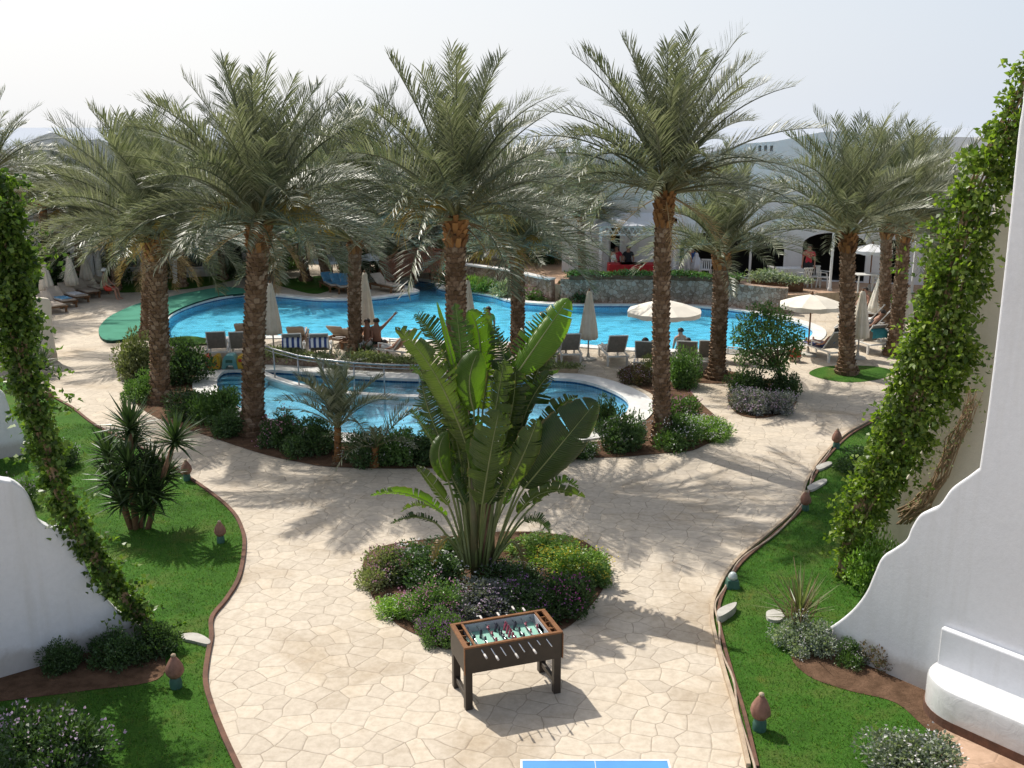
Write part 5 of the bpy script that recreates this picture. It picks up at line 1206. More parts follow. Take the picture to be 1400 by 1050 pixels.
def hedgeline(name,label,px,w,h,mats,cat,n=2600,z=0,ll=.10):
    P=[gp(x,y,z) for x,y in px]; c=P[0]; t=thing(name,label,cat,(c.x,c.y,z)); mb=MB(); q=[Vector((p.x,p.y))-Vector((c.x,c.y)) for p in P]
    L=[];R_=[]
    for i,p in enumerate(q):
        tt=(q[min(i+1,len(q)-1)]-q[max(i-1,0)]).normalized(); nn=Vector((-tt.y,tt.x)); L.append(p+nn*w/2); R_.append(p-nn*w/2)
    mb.prism(L+R_[::-1],-.02,h*.6); mb.build('planter',M[mats[0]],t)
    rng=np.random.default_rng(len(label)); i=rng.integers(0,len(q)-1,n); f=rng.uniform(0,1,n); A=np.array([tuple(v) for v in q]); B=A[i]*(1-f)[:,None]+A[i+1]*f[:,None]
    Pp=np.column_stack([B+rng.normal(size=(n,2))*w*.36,h*.5+rng.uniform(0,1,n)*h*.6*(1+.4*np.sin(B[:,0]*3))]); 
    link('foliage',quadmesh('foliage',leafquads(Pp,rng.normal(size=(n,3))+np.array([0,0,.5]),rng.uniform(.6,1.2,n)*ll,rng.uniform(.6,1.2,n)*ll*.4,rng)),M['leaf_'+mats[1]],t)
hedgeline('low_planter','low stone planter with greyish hedge behind the railing of the wading pool, left part',[(362,497),(400,499),(447,499)],.45,.42,('rubble','olive'),'planter')
hedgeline('low_planter','low stone planter behind the wading pool between the slim deck palm and the banana leaves',[(480,503),(530,504),(580,505)],.45,.38,('rubble','olive'),'planter')
hedgeline('low_planter','low planted kerb behind the wading pool right of the banana plant',[(740,508),(790,508)],.35,.2,('kerb_pale','olive'),'planter',700)
#===END FURN===
# ------------------------------------------------------------------ terrace, stone wall, bridge
TZ=.7
FRpx=[(560,380),(612,385),(650,390),(700,398),(745,409),(770,412),(800,413),(860,413.5),(940,414.5),(1000,419),(1040,424),(1075,427),(1110,425),(1150,423),(1210,425),(1330,432)]
FR=pxpoly(FRpx,0,4,False)
poly=FR+[Vector((FR[-1].x+25,FR[-1].y+1)),Vector((FR[-1].x+25,72)),Vector((FR[0].x,72))]
mb=MB(); mb.prism(ccw(poly),-.05,TZ,0,1); o=mb.build('terrace',[M['patio'],M['kerb_pale']]); o['kind']='structure'
def along(P,w,off,z0,z1,bump=0):
    mb=MB(); L=[];R_=[]
    for i,p in enumerate(P):
        tt=(P[min(i+1,len(P)-1)]-P[max(i-1,0)]).normalized(); nn=Vector((tt.y,-tt.x)); L.append(p+nn*(off+w/2)); R_.append(p+nn*(off-w/2))
    mb.prism(ccw(L+R_[::-1]),z0,z1); return mb
i0=4*5; i1=4*11
tag(along(FR[i0:i1+1],.4,.2,-.04,1.02).build('stone_wall',M['rubble']),'curved rubble stone wall behind the right part of the pool','wall')
t=thing('low_wall','low brown wall with a pale cap behind the far pool border left of the stone wall','wall',(0,0,0))
along(FR[4*1+2:i0-1],.3,.16,-.04,.92).build('wall',M['rubble'],t); along(FR[4*1+2:i0-1],.4,.16,.92,.99).build('cap',M['coping'],t)
hedgeline('terrace_hedge','low trailing hedge along the top of the stone wall',[(778,381.5),(830,381),(900,381.5),(960,383),(1010,387)],.34,.28,('soil','mid'),'hedge',4200,1.03,.12)
hedgeline('terrace_hedge','flowering hedge at the right end of the stone wall near the white table',[(1030,394),(1062,397),(1095,397)],.6,.6,('soil','silver'),'hedge',2600,TZ+.02,.13)
hedgeline('terrace_hedge','low yellow green hedge below the terrace edge behind the right parasols',[(1185,432),(1240,434),(1300,438)],.6,.6,('soil','light'),'hedge',2600,0,.13)
# bridge
t=thing('footbridge','small red brown wooden arched footbridge over the far pool channel','bridge',(0,0,0)); A_=gp(522,391); B_=gp(614,389); NB=12
def br(f,side): 
    p=A_.lerp(B_,f); n_=Vector((-(B_-A_).y,(B_-A_).x,0)).normalized(); return Vector((p.x,p.y,0))+n_*side+Vector((0,0,.08+.52*math.sin(PI*min(1,f*.75))))
mb=MB()
for i in range(NB*3):
    f=(i+.5)/(NB*3); c=br(f,.7); 
    mb.bar(br(f,-.02),br(f,1.42),.13,.05)
mb.build('deck',M['redwood'],t)
for s_ in (0,1.4):
    mb=MB()
    for z_ in (.95,.5): 
        for i in range(NB): mb.bar(br(i/NB,s_)+Vector((0,0,z_)),br((i+1)/NB,s_)+Vector((0,0,z_)),.07,.09)
    for i in range(NB*3): q=br(i/(NB*3),s_); mb.bar(q+Vector((0,0,.02)),q+Vector((0,0,.92)),.03,.05)
    mb.build('railing',M['redwood'],t)
    for i in range(0,NB+1,3): mb=MB(); q=br(i/NB,s_); mb.bar(q+Vector((0,0,-.5)),q+Vector((0,0,1.05)),.11,.11); mb.build('post',M['wood'],t)
# ------------------------------------------------------------------ buildings
def building(name,label,A,B,z0,top_px,openings,depth,wallm,th=.35,parts=True):
    """A,B ground points of the front, left to right; openings in photo pixels read on the front plane"""
    A=Vector((A.x,A.y,z0)); B=Vector((B.x,B.y,z0)); d=(B-A); d.z=0; Ln=d.length; d.normalize(); n=Vector((d.y,-d.x,0)); t=thing(name,label,'building',(A.x,A.y,z0))
    def uv(x,y): p=onplane(x,y,A,n); return ((p-A).dot(d),p.z-z0)
    top=[uv(x,y) for x,y in top_px]; top=[(0,top[0][1])]+[q for q in top if 0<q[0]<Ln]+[(Ln,top[-1][1])]
    outer=[(0,0),(Ln,0)]+top[::-1]
    holes=[]; hinfo=[]
    for o_ in openings:
        x0,x1,y0,y1=o_[:4]; arch=o_[4]; kind=o_[5]; u0,zt=uv(x0,y0); u1,_=uv(x1,y0); _,zb=uv((x0+x1)/2,y1); zb=max(zb,.02); c=(u0+u1)/2; hw=(u1-u0)/2
        if arch:
            rise=arch*hw; pts=[(u0,zb),(u1,zb)]+[(c+hw*math.cos(a),zt-rise+rise*math.sin(a)) for a in np.linspace(0,PI,11)]
        else: pts=[(u0,zb),(u1,zb),(u1,zt),(u0,zt)]
        holes.append(pts); hinfo.append((u0,u1,zb,zt,kind,pts))
    def W(u,z,back=0): q=d*u-n*back; return (q.x,q.y,z)
    loops=[[Vector((u,z,0)) for u,z in outer]]+[[Vector((u,z,0)) for u,z in h] for h in holes]; flat=[p for l in loops for p in l]; tr=tessellate_polygon(loops)
    mb=MB(); fs=[(a,b,c) if area2(flat[a],flat[b],flat[c])>0 else (a,c,b) for a,b,c in tr if abs(area2(flat[a],flat[b],flat[c]))>1e-9]
    mb.add([W(p.x,p.y) for p in flat],fs)
    for h in holes:
        m=len(h); mb.add([W(*q) for q in h]+[W(q[0],q[1],th) for q in h],[(i,(i+1)%m,(i+1)%m+m,i+m) for i in range(m)])
    m=len(top); mb.add([W(u,z) for u,z in top]+[W(u,z,.3) for u,z in top],[(i,i+1,i+1+m,i+m) for i in range(m-1)])
    zr=min(z for u,z in top)-.7; mb.add([W(u,z,.3) for u,z in top]+[W(u,zr,.3) for u,z in top],[(i,i+1,i+1+m,i+m) for i in range(m-1)])
    mb.add([W(0,zr,.3),W(Ln,zr,.3),W(Ln,zr,depth),W(0,zr,depth)],[(0,1,2,3)])
    mb.add([W(0,0),W(0,0,depth),W(0,zr,depth),W(0,zr)],[(0,3,2,1)]); mb.add([W(Ln,0),W(Ln,0,depth),W(Ln,zr,depth),W(Ln,zr)],[(0,1,2,3)])
    mb.add([W(0,0,depth),W(Ln,0,depth),W(Ln,zr,depth),W(0,zr,depth)],[(1,0,3,2)])
    mb.build('wall',wallm,t)
    for u0,u1,zb,zt,kind,pts in hinfo:
        if kind=='win':
            mb=MB(); m=len(pts); mb.add([W(q[0],q[1],th-.06) for q in pts],[tuple(range(m))]); pane=mb.build('window',M['window'],t)
            mb=MB(); w_=u1-u0; 
            for k in range(max(2,int(w_/.8)+1)):
                u=u0+.03+(w_-.06)*k/max(1,int(w_/.8)); mb.bar(W(u,zb,th-.085),W(u,zt-.02,th-.085),.06,.04)
            mb.bar(W(u0,zb+.04,th-.09),W(u1,zb+.04,th-.09),.04,.06); mb.build('frame',M['trim'],pane)
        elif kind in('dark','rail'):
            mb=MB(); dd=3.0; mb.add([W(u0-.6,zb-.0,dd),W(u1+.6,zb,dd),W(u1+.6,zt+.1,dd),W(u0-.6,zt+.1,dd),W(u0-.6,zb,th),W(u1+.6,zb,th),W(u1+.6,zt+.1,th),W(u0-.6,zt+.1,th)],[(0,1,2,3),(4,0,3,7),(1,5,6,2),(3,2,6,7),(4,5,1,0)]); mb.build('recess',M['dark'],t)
            if kind=='rail':
                mb=MB(); k=int((u1-u0)/.13)
                for i in range(k+1): u=u0+(u1-u0)*i/k; mb.bar(W(u,zb,.1),W(u,zb+.9,.1),.03,.03)
                mb.bar(W(u0,zb+.92,.1),W(u1,zb+.92,.1),.05,.05); mb.build('balcony_rail',M['railblue'],t)
    return t,d,n,A
bA=gp(768,371,TZ); bB=gp(1345,393,TZ)
ops=[(852,882,298,311,0,'dark'),(890,926,298,311,0,'dark'),(930,1074,314,386,.3,'dark'),(1099,1187,317,390,.4,'dark'),(1214,1238,328,392,0,'dark'),(834,848,306,372,0,'dark'),  # leading narrow pair is added: dark recesses standing in for shade under pergola roof
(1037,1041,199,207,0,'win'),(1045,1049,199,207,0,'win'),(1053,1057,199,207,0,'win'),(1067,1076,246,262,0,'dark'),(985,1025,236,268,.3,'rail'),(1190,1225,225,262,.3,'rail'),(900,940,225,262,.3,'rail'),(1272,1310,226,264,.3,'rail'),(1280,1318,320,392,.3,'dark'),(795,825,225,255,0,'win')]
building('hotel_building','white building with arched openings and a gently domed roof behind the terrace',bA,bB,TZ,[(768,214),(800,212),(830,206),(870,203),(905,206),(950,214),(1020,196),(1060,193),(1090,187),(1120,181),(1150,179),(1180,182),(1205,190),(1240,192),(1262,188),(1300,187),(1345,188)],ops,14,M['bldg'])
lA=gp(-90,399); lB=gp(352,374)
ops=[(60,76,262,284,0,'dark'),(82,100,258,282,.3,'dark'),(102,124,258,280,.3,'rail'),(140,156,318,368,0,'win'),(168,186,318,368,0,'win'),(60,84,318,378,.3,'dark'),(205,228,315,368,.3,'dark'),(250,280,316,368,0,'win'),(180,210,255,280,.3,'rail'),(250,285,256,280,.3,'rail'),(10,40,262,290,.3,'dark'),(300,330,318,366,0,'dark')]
lt,ld,ln,lA3=building('hotel_building','white two storey building with domed gables and blue balcony rails behind the left palms',lA,lB,0,[(-60,215),(0,205),(22,203),(40,194),(55,186),(70,181),(84,184),(97,190),(112,192),(135,190),(160,200),(200,206),(240,200),(262,192),(285,190),(310,198),(352,206)],ops,14,M['bldg'])
for x in (124,134,195,236):
    p=onplane(x,372,lA3,ln)+ln*1.6; q=Vector((p.x,p.y,0))-lA3; mb=MB(); mb.lathe([(.2,0),(.2,.1),(.15,.14),(.15,2.8),(.2,2.86),(.2,3.0)],12,c=(q.x,q.y,0)); mb.build('column',M['trim'],lt,autos=True)
mA=at(300,372,60); mB=at(800,372,60)
ops=[(360,400,240,270,.3,'rail'),(430,470,240,270,.3,'rail'),(510,550,240,270,.3,'rail'),(580,620,240,270,.3,'rail'),(660,700,240,270,.3,'rail'),(365,400,300,345,.3,'dark'),(430,470,300,345,.3,'dark'),(520,560,300,345,.3,'dark'),(590,630,300,345,.3,'dark'),(680,720,300,345,.3,'dark')]
building('hotel_building','far white building mostly hidden behind the middle palms',mA,mB,0,[(300,214),(340,205),(370,200),(400,205),(450,212),(500,206),(530,201),(560,206),(640,212),(680,205),(710,201),(740,205),(800,212)],ops,14,M['bldg'])
# far garden walls and dense shrubs under the middle palms
tag(along([Vector((at(250,370,54).x,54)),Vector((at(520,368,55).x,55)),Vector((at(640,368,56).x,56))],.3,0,-.02,1.3).build('garden_wall',M['cream']),'low cream wall running behind the small far lawn','wall')
for i,(x,y,w_,h,lf,lab) in enumerate([(362,372,44,30,'dark','dark shrub mass left behind the small far lawn'),(395,370,40,24,'mid','shrub behind the far path steps'),(490,376,50,40,'dark','dark shrub mass between the parasol and the bridge'),(545,366,60,36,'dark','dark shrub mass behind the bridge'),(600,364,60,44,'dark','dark shrub mass right behind the bridge'),(640,366,50,34,'dark','dark shrub beside the grey trunk'),(720,378,60,40,'dark','dark shrub mass on the terrace left of the pergola'),(330,381,50,34,'dark','dark shrub mass behind the left far lawn'),(210,384,50,34,'dark','dark shrub behind the double palm'),(40,412,60,50,'dark','dark shrub mass at the left behind the closed parasols')]):
    shrub(x,y,w_,h,lf,lab,kind='l' if i%2 else 'f')
smalltree('dark leafy tree behind the bridge at the middle',556,366,[(540,330,0,20),(560,318,.5,22),(578,335,0,18),(552,345,-.5,18),(570,350,.3,14)],2600,.2,.07,'leaf_dark')
smalltree('dark leafy tree left of the white pergola',738,378,[(725,345,0,18),(740,330,.5,22),(758,345,0,18),(745,355,-.5,16)],2200,.2,.07,'leaf_dark')
smalltree('dark leafy tree at the left end of the white pergola',790,384,[(784,350,0,14),(796,325,.5,18),(806,352,0,14),(790,360,-.5,14),(800,305,0,14)],2200,.2,.07,'leaf_dark')
smalltree('dark leafy tree behind the small far lawn',375,372,[(360,338,0,18),(378,322,.5,22),(395,340,0,18),(380,350,-.5,16)],2200,.2,.07,'leaf_dark')
smalltree('dark tree at the left behind the closed parasols',40,408,[(30,350,0,20),(48,336,.5,22),(58,355,0,16),(38,370,-.5,18),(80,350,.4,14)],2200,.16,.06,'leaf_dark')
p=gp(660,372); t=thing('grey_trunk_tree','tree with a thick pale grey forked trunk behind the low wall','tree',p); mb=MB()
for (x1,y1,x2,y2,r0) in ((657,340,653,285,.34),(664,345,672,300,.22),(672,350,684,305,.16)): mb.tube([Vector((0,0,-.05)),at(x1,y1,p.y)-p,at(x2,y2,p.y)-p],[r0,r0*.8,r0*.5],10)
mb.build('trunk',M['grey_bark'],t,smooth=True)
rng=np.random.default_rng(77); n=3000; cc=np.array([tuple(at(x,y,p.y+dy)-p) for x,y,dy in((650,280,0),(672,290,1),(690,296,-.5),(635,292,.5),(660,265,0))]); v=rng.normal(size=(n,3)); v/=np.linalg.norm(v,axis=1,keepdims=True)
link('crown',quadmesh('crown',leafquads(cc[rng.integers(0,5,n)]+v*rng.uniform(.2,1.1,(n,1)),v,rng.uniform(.12,.25,n),rng.uniform(.05,.08,n),rng)),M['leaf_dark'],t)
# ------------------------------------------------------------------ pergola, posts, terrace furniture
pc=[gp(820,373.5,TZ),gp(853,373,TZ),gp(921,374.5,TZ),gp(888,367,TZ)]
pa=gp(820,380,TZ); pb=gp(921,381,TZ); dd=(pb-pa).normalized(); nb=Vector((-dd.y,dd.x,0)); Wp=(pb-pa).length; t=thing('pergola','white metal pergola with lattice trim and pitched top over the red tables','pergola',(pa.x,pa.y,TZ),math.atan2(dd.y,dd.x))
Hp=at(820,310,pa.y).z-TZ; Dp=1.35
for x in (0,Wp*.36,Wp):
    for y in ((0,Dp) if x!=Wp*.36 else (Dp,)): mb=MB(); mb.box((x,y,Hp/2),(.13,.13,Hp)); mb.build('post',M['trim'],t)
mb=MB()
for y in (0,Dp): mb.bar((-.1,y,Hp),(Wp+.1,y,Hp),.08,.07); mb.bar((-.1,y,Hp-.34),(Wp+.1,y,Hp-.34),.06,.05)
for x in (0,Wp): mb.bar((x,.03,Hp+.02),(x,Dp-.03,Hp+.02),.08,.07); mb.bar((x,.04,Hp-.32),(x,Dp-.04,Hp-.32),.06,.05)
mb.build('beams',M['trim'],t)
mb=MB(); nz=12
for k in range(nz): x0=Wp*k/nz; x1=Wp*(k+1)/nz; mb.bar((x0,-.01,Hp-.32),((x0+x1)/2,-.01,Hp-.03),.03,.04); mb.bar(((x0+x1)/2,-.012,Hp-.03),(x1,-.012,Hp-.32),.03,.04)
mb.build('lattice',M['trim'],t)
mb=MB(); rz_=Hp+.55; mb.add([(-.2,-.2,Hp+.06),(Wp+.2,-.2,Hp+.06),(Wp+.2,Dp+.2,Hp+.06),(-.2,Dp+.2,Hp+.06),(Wp*.3,Dp/2,rz_),(Wp*.7,Dp/2,rz_)],[(0,1,5,4),(1,2,5),(2,3,4,5),(3,0,4)]); mb.build('canopy',M['canvas_bright'],t)
for x,y,tp,lab in ((1024,384,300,'thin white post between the two dark arches'),(1134,397,312,'thin white post in front of the right arch'),(1246,402,312,'thick white post right of the twin palms')):
    p=gp(x,y,TZ); h=at(x,tp,p.y).z-TZ; mb=MB(); mb.box((0,0,h/2),(.085,.085,h)); mb.box((0,0,.05),(.16,.16,.1)); mb.box((0,0,h+.04),(.15,.15,.08)); tag(mb.build('terrace_post',M['trim'],None,loc=(p.x,p.y,TZ)),lab,'post')
p=gp(1140,396,TZ); 
t=thing('terrace_awning','long white beam frame over the right terrace posts','awning frame',(0,0,0)); q=[gp(x,y,TZ) for x,y in ((1024,384),(1134,397),(1246,402))]; mb=MB(); 
for a_,b_ in ((0,1),(1,2)): 
    za=at((1024,1134,1246)[a_],(300,312,312)[a_],q[a_].y).z+.12; zb_=at((1024,1134,1246)[b_],(300,312,312)[b_],q[b_].y).z+.12; mb.bar((q[a_].x,q[a_].y,za),(q[b_].x,q[b_].y,zb_),.14,.16)
mb.build('beam',M['trim'],t)
def clothtable(px,py,mat,label,w=1.0,d=.8,z=TZ,rz=0,h=.74):
    p=gp(px,py,z); t=thing('terrace_table','%s'%label,'table',(p.x,p.y,z),rz)
    mb=MB(); mb.box((0,0,h-.02),(w,d,.03)); mb.build('tabletop',M['plastic'],t)
    for sx_ in (-1,1):
        for sy_ in (-1,1): mb=MB(); mb.box((sx_*(w/2-.08),sy_*(d/2-.08),(h-.035)/2),(.05,.05,h-.035)); mb.build('leg',M['wood'] if mat=='red' else M['plastic'],t)
    if mat:
        mb=MB(); N=10; e=[(-w/2,-d/2),(w/2,-d/2),(w/2,d/2),(-w/2,d/2)]; e2=[]
        for i in range(4):
            a_,b_=Vector(e[i]),Vector(e[(i+1)%4]); e2+=[a_.lerp(b_,k/N) for k in range(N)]
        m=len(e2); vs=[(v.x*1.02,v.y*1.02,h+.003) for v in e2]+[(v.x*(1.05+.03*math.sin(i*1.9)),v.y*(1.05+.03*math.sin(i*2.3)),h-.34) for i,v in enumerate(e2)]
        mb.add(vs,[tuple(range(m))]+[((i+1)%m,i,i+m,(i+1)%m+m) for i in range(m)]); o=mb.build('tablecloth',M[mat],None,loc=(p.x,p.y,z)); o.rotation_euler=(0,0,rz); tag(o,'%s cloth on the %s'%('red' if mat=='red' else 'white',label),'tablecloth')
for x,lab in ((848,'leftmost red table under the pergola'),(864,'middle red table under the pergola'),(881,'rightmost red table under the pergola')): clothtable(x,383.5,'red',lab,1.05,.8)
clothtable(1078,390,'cl_white','white table left of the white chairs by the right arch',1.0,.7)
clothtable(1182,399,None,'bare white table right of the grass patch palm',.9,.7)
clothtable(948,379,None,'small white table beside the seated terrace guests',.7,.7)
for x,y,rz_,lab in ((1098,393,.4,'white plastic chair by the white clothed table'),(1112,392,2.9,'white plastic chair before the right arch, left one'),(1126,393,-2.2,'white plastic chair before the right arch, at the thin post'),(1200,398,1.2,'white plastic chair right of the bare white table'),(964,382,2.8,'white plastic chair left of the slim palm ringed by soil'),(926,382,.6,'white plastic chair right of the tallest palm trunk'),(1060,391,-1.2,'white plastic chair left of the white clothed table')): chair(x,y,TZ,rz_,lab)
closedpara(951,380,951,345,'closed pale parasol on the terrace behind the seated guests','canvas_bright',z=TZ)
openpara(1188,396,1190,333,27,'open white parasol on the terrace right of the grass patch palm','canvas_bright',z=TZ,group=None)
closedpara(672,374,674,300,'tall closed pale parasol behind the low wall beside the grey trunk','canvas_bright',z=.3,w=.34)
openpara(455,384,455,346,27,'pale open parasol behind the small far lawn','canvas_bright',group=None)
openpara(507,384,507,346,16,'small pale open parasol left of the bridge','canvas_bright',group=None)
# ------------------------------------------------------------------ people
DG=None
def person(label,p,rz,pose,clothes,hair='hair_d',skin='skin',group=None,hat=None):
    J=dict(pel=(0,0,.95),sp=(0,.0,1.15),ch=(0,.01,1.35),nk=(0,.0,1.49),hd=(0,.02,1.60),tp=(0,.01,1.71),
      sl=(-.18,0,1.42),el=(-.24,.01,1.14),wl=(-.25,.06,.90),sr=(.18,0,1.42),er=(.24,.01,1.14),wr=(.25,.06,.90),
      hl=(-.10,0,.90),kl=(-.11,.03,.50),al=(-.11,0,.08),tl=(-.12,.16,.03),hr=(.10,0,.90),kr=(.11,.03,.50),ar=(.11,0,.08),tr=(.12,.16,.03))
    if pose in('sit','raise'):
        for k in ('pel','sp','ch','nk','hd','tp','sl','el','wl','sr','er','wr','hl','hr'): a=J[k]; J[k]=(a[0],a[1],a[2]-.42)
        J.update(hl=(-.10,.06,.48),hr=(.10,.06,.48),kl=(-.14,.46,.48),kr=(.14,.46,.48),al=(-.15,.50,.08),ar=(.15,.50,.08),tl=(-.16,.66,.03),tr=(.16,.66,.03),el=(-.25,.08,.76),wl=(-.19,.30,.60),er=(.25,.08,.76),wr=(.19,.30,.60))
        if pose=='raise': J.update(er=(.34,.12,1.18),wr=(.52,.20,1.38))
    if pose=='lie':  # on a lounger: back raised to -Y side, legs to +Y
        J=dict(pel=(0,-.16,.12),sp=(0,-.34,.24),ch=(0,-.46,.40),nk=(0,-.55,.52),hd=(0,-.58,.63),tp=(0,-.60,.73),sl=(-.18,-.48,.46),el=(-.27,-.33,.24),wl=(-.25,-.08,.16),sr=(.18,-.48,.46),er=(.27,-.33,.24),wr=(.25,-.08,.16),
         hl=(-.10,-.08,.12),kl=(-.12,.32,.20),al=(-.12,.72,.09),tl=(-.14,.76,.22),hr=(.10,-.08,.12),kr=(.12,.32,.14),ar=(.12,.72,.09),tr=(.14,.76,.22))
    names=list(J); V=[Vector(J[k]) for k in names]; I={k:i for i,k in enumerate(names)}
    E=[('pel','sp'),('sp','ch'),('ch','nk'),('nk','hd'),('hd','tp'),('ch','sl'),('sl','el'),('el','wl'),('ch','sr'),('sr','er'),('er','wr'),('pel','hl'),('hl','kl'),('kl','al'),('al','tl'),('pel','hr'),('hr','kr'),('kr','ar'),('ar','tr')]
    Rr=dict(pel=.13,sp=.115,ch=.125,nk=.055,hd=.085,tp=.07,sl=.06,sr=.06,el=.042,er=.042,wl=.028,wr=.028,hl=.09,hr=.09,kl=.058,kr=.058,al=.038,ar=.038,tl=.03,tr=.03)
    ed=[(I[a],I[b]) for a,b in E]; rad=[Rr[k] for k in names]
    for sd in ('l','r'):  # palm, four fingers and a thumb
        w_=J['w'+sd]; e_=J['e'+sd]; dv=(Vector(w_)-Vector(e_)).normalized(); sdv=dv.cross(Vector((0,1,.2))).normalized(); V.append(Vector(w_)+dv*.07); pi=len(V)-1; rad.append(.026); ed.append((I['w'+sd],pi))
        for k in range(4):
            b=V[pi]+sdv*(.024*(k-1.5))+dv*.02; V.append(b+dv*.03); rad.append(.009); ed.append((pi,len(V)-1)); V.append(b+dv*(.085-.008*abs(k-1))+Vector((0,.012,0))); rad.append(.0075); ed.append((len(V)-2,len(V)-1))
        b=Vector(w_)+dv*.03; V.append(b+sdv*.05+dv*.02); rad.append(.01); ed.append((pi,len(V)-1))
    me=bpy.data.meshes.new('body_cage'); me.from_pydata([tuple(v) for v in V],ed,[]); ob=bpy.data.objects.new('body_cage',me); C.objects.link(ob)
    sk=ob.modifiers.new('skin','SKIN'); ss=ob.modifiers.new('sub','SUBSURF'); ss.levels=1; ss.render_levels=1
    for i,sv in enumerate(me.skin_vertices[0].data): sv.radius=(rad[i],rad[i]); sv.use_root=(i==I['pel'])
    dg=bpy.context.evaluated_depsgraph_get(); dg.update(); bme=bpy.data.meshes.new_from_object(ob.evaluated_get(dg)); bme.name='person_body'; bpy.data.objects.remove(ob); 
    # facial features joined into the body mesh
    hd=Vector(J['hd']); up=(Vector(J['tp'])-hd).normalized(); fw=Vector((0,1,0)) if pose!='lie' else Vector((0,.9,.43)); fw=(fw-up*fw.dot(up)).normalized(); rt=fw.cross(up)
    bm=bmesh.new(); bm.from_mesh(bme)
    def blob(c,r,mi,s=(1,1,1)):
        g=bmesh.ops.create_icosphere(bm,subdivisions=1,radius=r,matrix=Matrix.Translation(c)@Matrix.Diagonal((*s,1)))
        for v in g['verts']:
            for f in v.link_faces: f.material_index=mi
    for s in (-1,1): blob(hd+fw*.088+rt*s*.033+up*.03,.012,1); blob(hd+rt*s*.088+up*.015,.022,0,(.5,1,1.3))
    blob(hd+fw*.102+up*.0,.016,0,(.8,1,1.4)); blob(hd+fw*.088-up*.045,.016,2,(1.5,.6,.5))
    bm.to_mesh(bme); bm.free(); bme.polygons.foreach_set('use_smooth',[True]*len(bme.polygons))
    o=link('person',bme,[M[skin],M['eye'],M['toy_red']]); o.location=p; o.rotation_euler=(0,0,rz); tag(o,label,'person',group)
    seg=[(J[a],J[b],a+b) for a,b in E]
    def near(c):
        best=None
        for a,b,k in seg:
            a,b=Vector(a),Vector(b); d_=b-a; tt=max(0,min(1,(c-a).dot(d_)/d_.length_squared)); q=(c-(a+d_*tt)).length
            if best is None or q<best[0]: best=(q,k,tt)
        return best
    info=[near(pg.center) for pg in bme.polygons]
    def cloth(name,keys,m,off=.014):
        vs={};V2=[];F2=[]
        for pg,(q,k,tt) in zip(bme.polygons,info):
            lim=keys.get(k); 
            if lim is None or not(lim[0]<=tt<=lim[1]): continue
            f=[]
            for vi in pg.vertices:
                if vi not in vs: v=bme.vertices[vi]; vs[vi]=len(V2); V2.append(tuple(v.co+v.normal*off))
                f.append(vs[vi])
            F2.append(f)
        if not F2: return
        mc=bpy.data.meshes.new(name); mc.from_pydata(V2,[],F2); mc.polygons.foreach_set('use_smooth',[True]*len(mc.polygons)); link(name,mc,M[m],o)
    full=(0,1)
    for cl,m in clothes:
        if cl=='shirt': cloth('shirt',{'pelsp':(.3,1),'spch':full,'chnk':(0,.45),'chsl':full,'chsr':full,'slel':(0,.6),'srer':(0,.6)},m)
        if cl=='shorts': cloth('shorts',{'pelsp':(0,.35),'pelhl':full,'pelhr':full,'hlkl':(0,.65),'hrkr':(0,.65)},m,.018)
        if cl=='trousers': cloth('trousers',{'pelsp':(0,.35),'pelhl':full,'pelhr':full,'hlkl':full,'hrkr':full,'klal':(0,.95),'krar':(0,.95)},m,.018)
        if cl=='swimsuit': cloth('swimsuit',{'pelsp':full,'spch':(0,.9),'pelhl':full,'pelhr':full,'hlkl':(0,.12),'hrkr':(0,.12)},m,.008)
    mb=MB(); q=up.to_track_quat('Z','Y').to_matrix(); vs=[];N=12
    for i in range(6):
        th=PI*.56*i/5
        for k in range(N):
            a=2*PI*k/N; v=Vector((math.sin(th)*math.cos(a),math.sin(th)*math.sin(a),math.cos(th)))
            cdir=rt*v.x+fw*v.y+up*v.z; low=1 if v.y<.25 else max(0,1-(v.y-.25)*1.6) 
            if i>3 and low<.6: cdir=(rt*v.x+fw*v.y*.7+up*.55).normalized()
            vs.append(hd+up*.035-fw*.008+cdir*(.108+.006*math.sin(a*5+i)))
    mb.add(vs,[(i*N+k,(i+1)*N+k,(i+1)*N+(k+1)%N,i*N+(k+1)%N) for i in range(5) for k in range(N)]); mb.build('hair',M[hair],o,smooth=True)
    if hat:
        mb=MB(); mb.lathe([(.16,.0),(.12,.02),(.11,.09),(.05,.12)],14,c=hd+up*.075); mb.build('sun_hat',M[hat],o,smooth=True)
    return o
def G(x,y,z=0,dz=0): p=gp(x,y,z); return (p.x,p.y,z+dz)
def onl(l,off=.36,fwd=0): c=l.location; a=l.rotation_euler[2]; return (c.x-math.sin(a)*fwd,c.y+math.cos(a)*fwd,c.z+off)
person('bather sitting with one arm raised at the pool edge right of the slim deck palm',G(516,487,0,-.06),-.25,'raise',[('shorts','cl_black')],skin='skin_tan')
person('bather with dark hair sitting low just left of the one raising an arm',G(504,486,0,-.1),2.6,'sit',[('shorts','cl_white')],skin='skin_tan')
person('swimmer standing in the pool holding something green, seen beside the slim palm behind the leaves',G(668,462,0,-.62),.5,'stand',[('shorts','cl_green'),('shirt','cl_green')],skin='skin_tan')
person('swimmer with dark hair, chest deep in the pool right of the tallest palm',G(930,470,0,-1.18),.3,'stand',[('shorts','cl_black')])
person('sunburnt person in a pale sun hat sitting on a lounger of the left row',G(146,409,0,-.03),-1.6,'sit',[('shorts','toy_red')],skin='skin',hat='cl_white')
person('person in a red shirt and black trousers standing before the right arch',G(1103,391,TZ),2.9,'stand',[('shirt','cl_red'),('trousers','cl_black')])
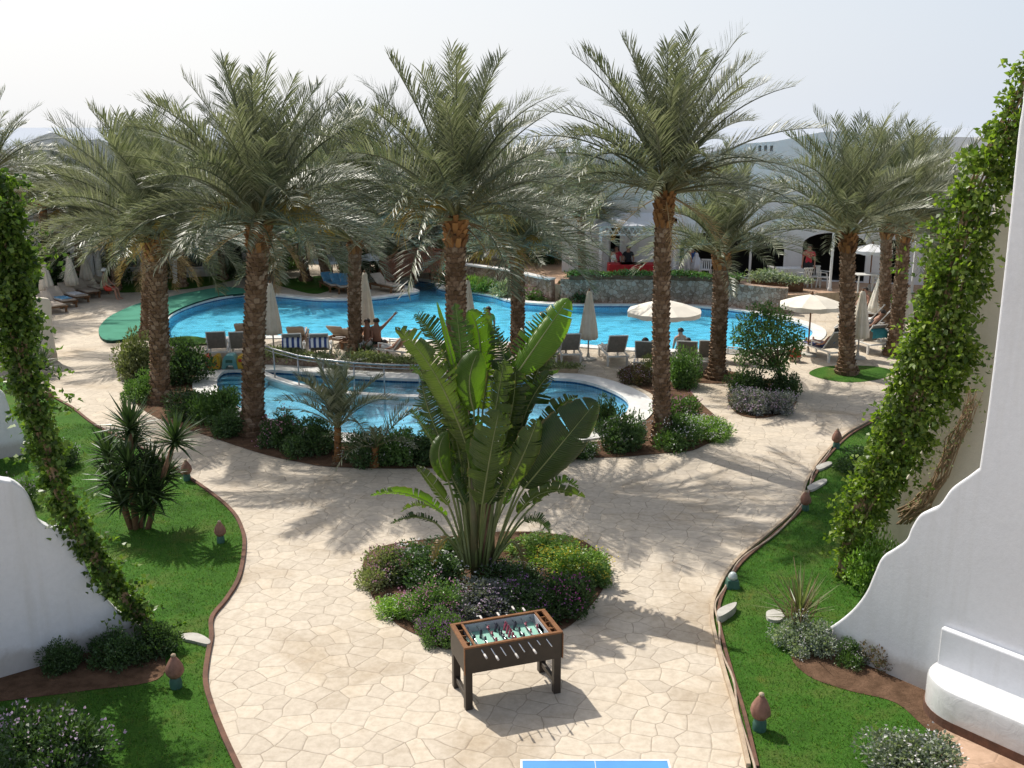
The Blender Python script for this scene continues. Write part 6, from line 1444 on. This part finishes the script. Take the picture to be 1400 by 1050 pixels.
person('guest in dark clothes sitting at the left end of the red tables',G(838,381,TZ),-1.5,'sit',[('shirt','cl_white'),('trousers','cl_black')])
person('dark haired guest in red sitting behind the red tables',G(842,376,TZ),PI,'sit',[('shirt','cl_red'),('trousers','cl_black')])
person('guest in a dark shirt sitting behind the middle red table',G(858,376,TZ),PI,'sit',[('shirt','cl_black'),('trousers','cl_black')])
person('guest in a white shirt bending at the small white terrace table',G(938,381,TZ),-1.2,'stand',[('shirt','cl_white'),('trousers','cl_white')])
person('guest in a blue shirt sitting at the small white terrace table',G(945,377,TZ),2.8,'sit',[('shirt','cl_blue'),('trousers','cl_black')])
person('bather with a dark towel reclining on the lounger left of the tallest palm',onl(L8,.30),L8.rotation_euler[2],'lie',[('shorts','cl_blue')],skin='skin_tan')
person('bather in white reclining on the lounger right of the tallest palm',onl(L9,.30),L9.rotation_euler[2],'lie',[('swimsuit','cl_white')])
person('bather lying on the navy towel under the right open parasol',onl(Lb,.31),Lb.rotation_euler[2],'lie',[('swimsuit','cl_blue')])
person('sunbather in a black swimsuit lying on the pink towel of the right row',onl(Ld,.31),Ld.rotation_euler[2],'lie',[('swimsuit','cl_black')])
person('sunburnt bather sitting on the farthest lounger of the right row',onl(Lf,-.06,.0),Lf.rotation_euler[2]+1.2,'sit',[('shorts','towel_pink')])
person('bather with pink skin lying on the low lounger right of the raised arm bather',onl(W5,.22),W5.rotation_euler[2],'lie',[('shorts','cl_white')])
# beach bag
p=gp(1086,494); t=thing('beach_bag','orange and cream beach bag on the deck under the right open parasol','bag',p); mb=MB(); mb.lathe([(.16,0),(.2,.12),(.17,.30),(.13,.33)],12); mb.build('body',M['cushion'],t,smooth=True); mb=MB(); mb.lathe([(.19,.16),(.205,.2),(.18,.34),(.05,.42)],12); mb.build('towel_roll',M['toy_red'],t,smooth=True)
mb=MB(); mb.tube([(-.12,0,.3),(-.1,0,.5),(0,0,.56),(.1,0,.5),(.12,0,.3)],.012,6); mb.build('strap',M['cushion'],t,smooth=True)
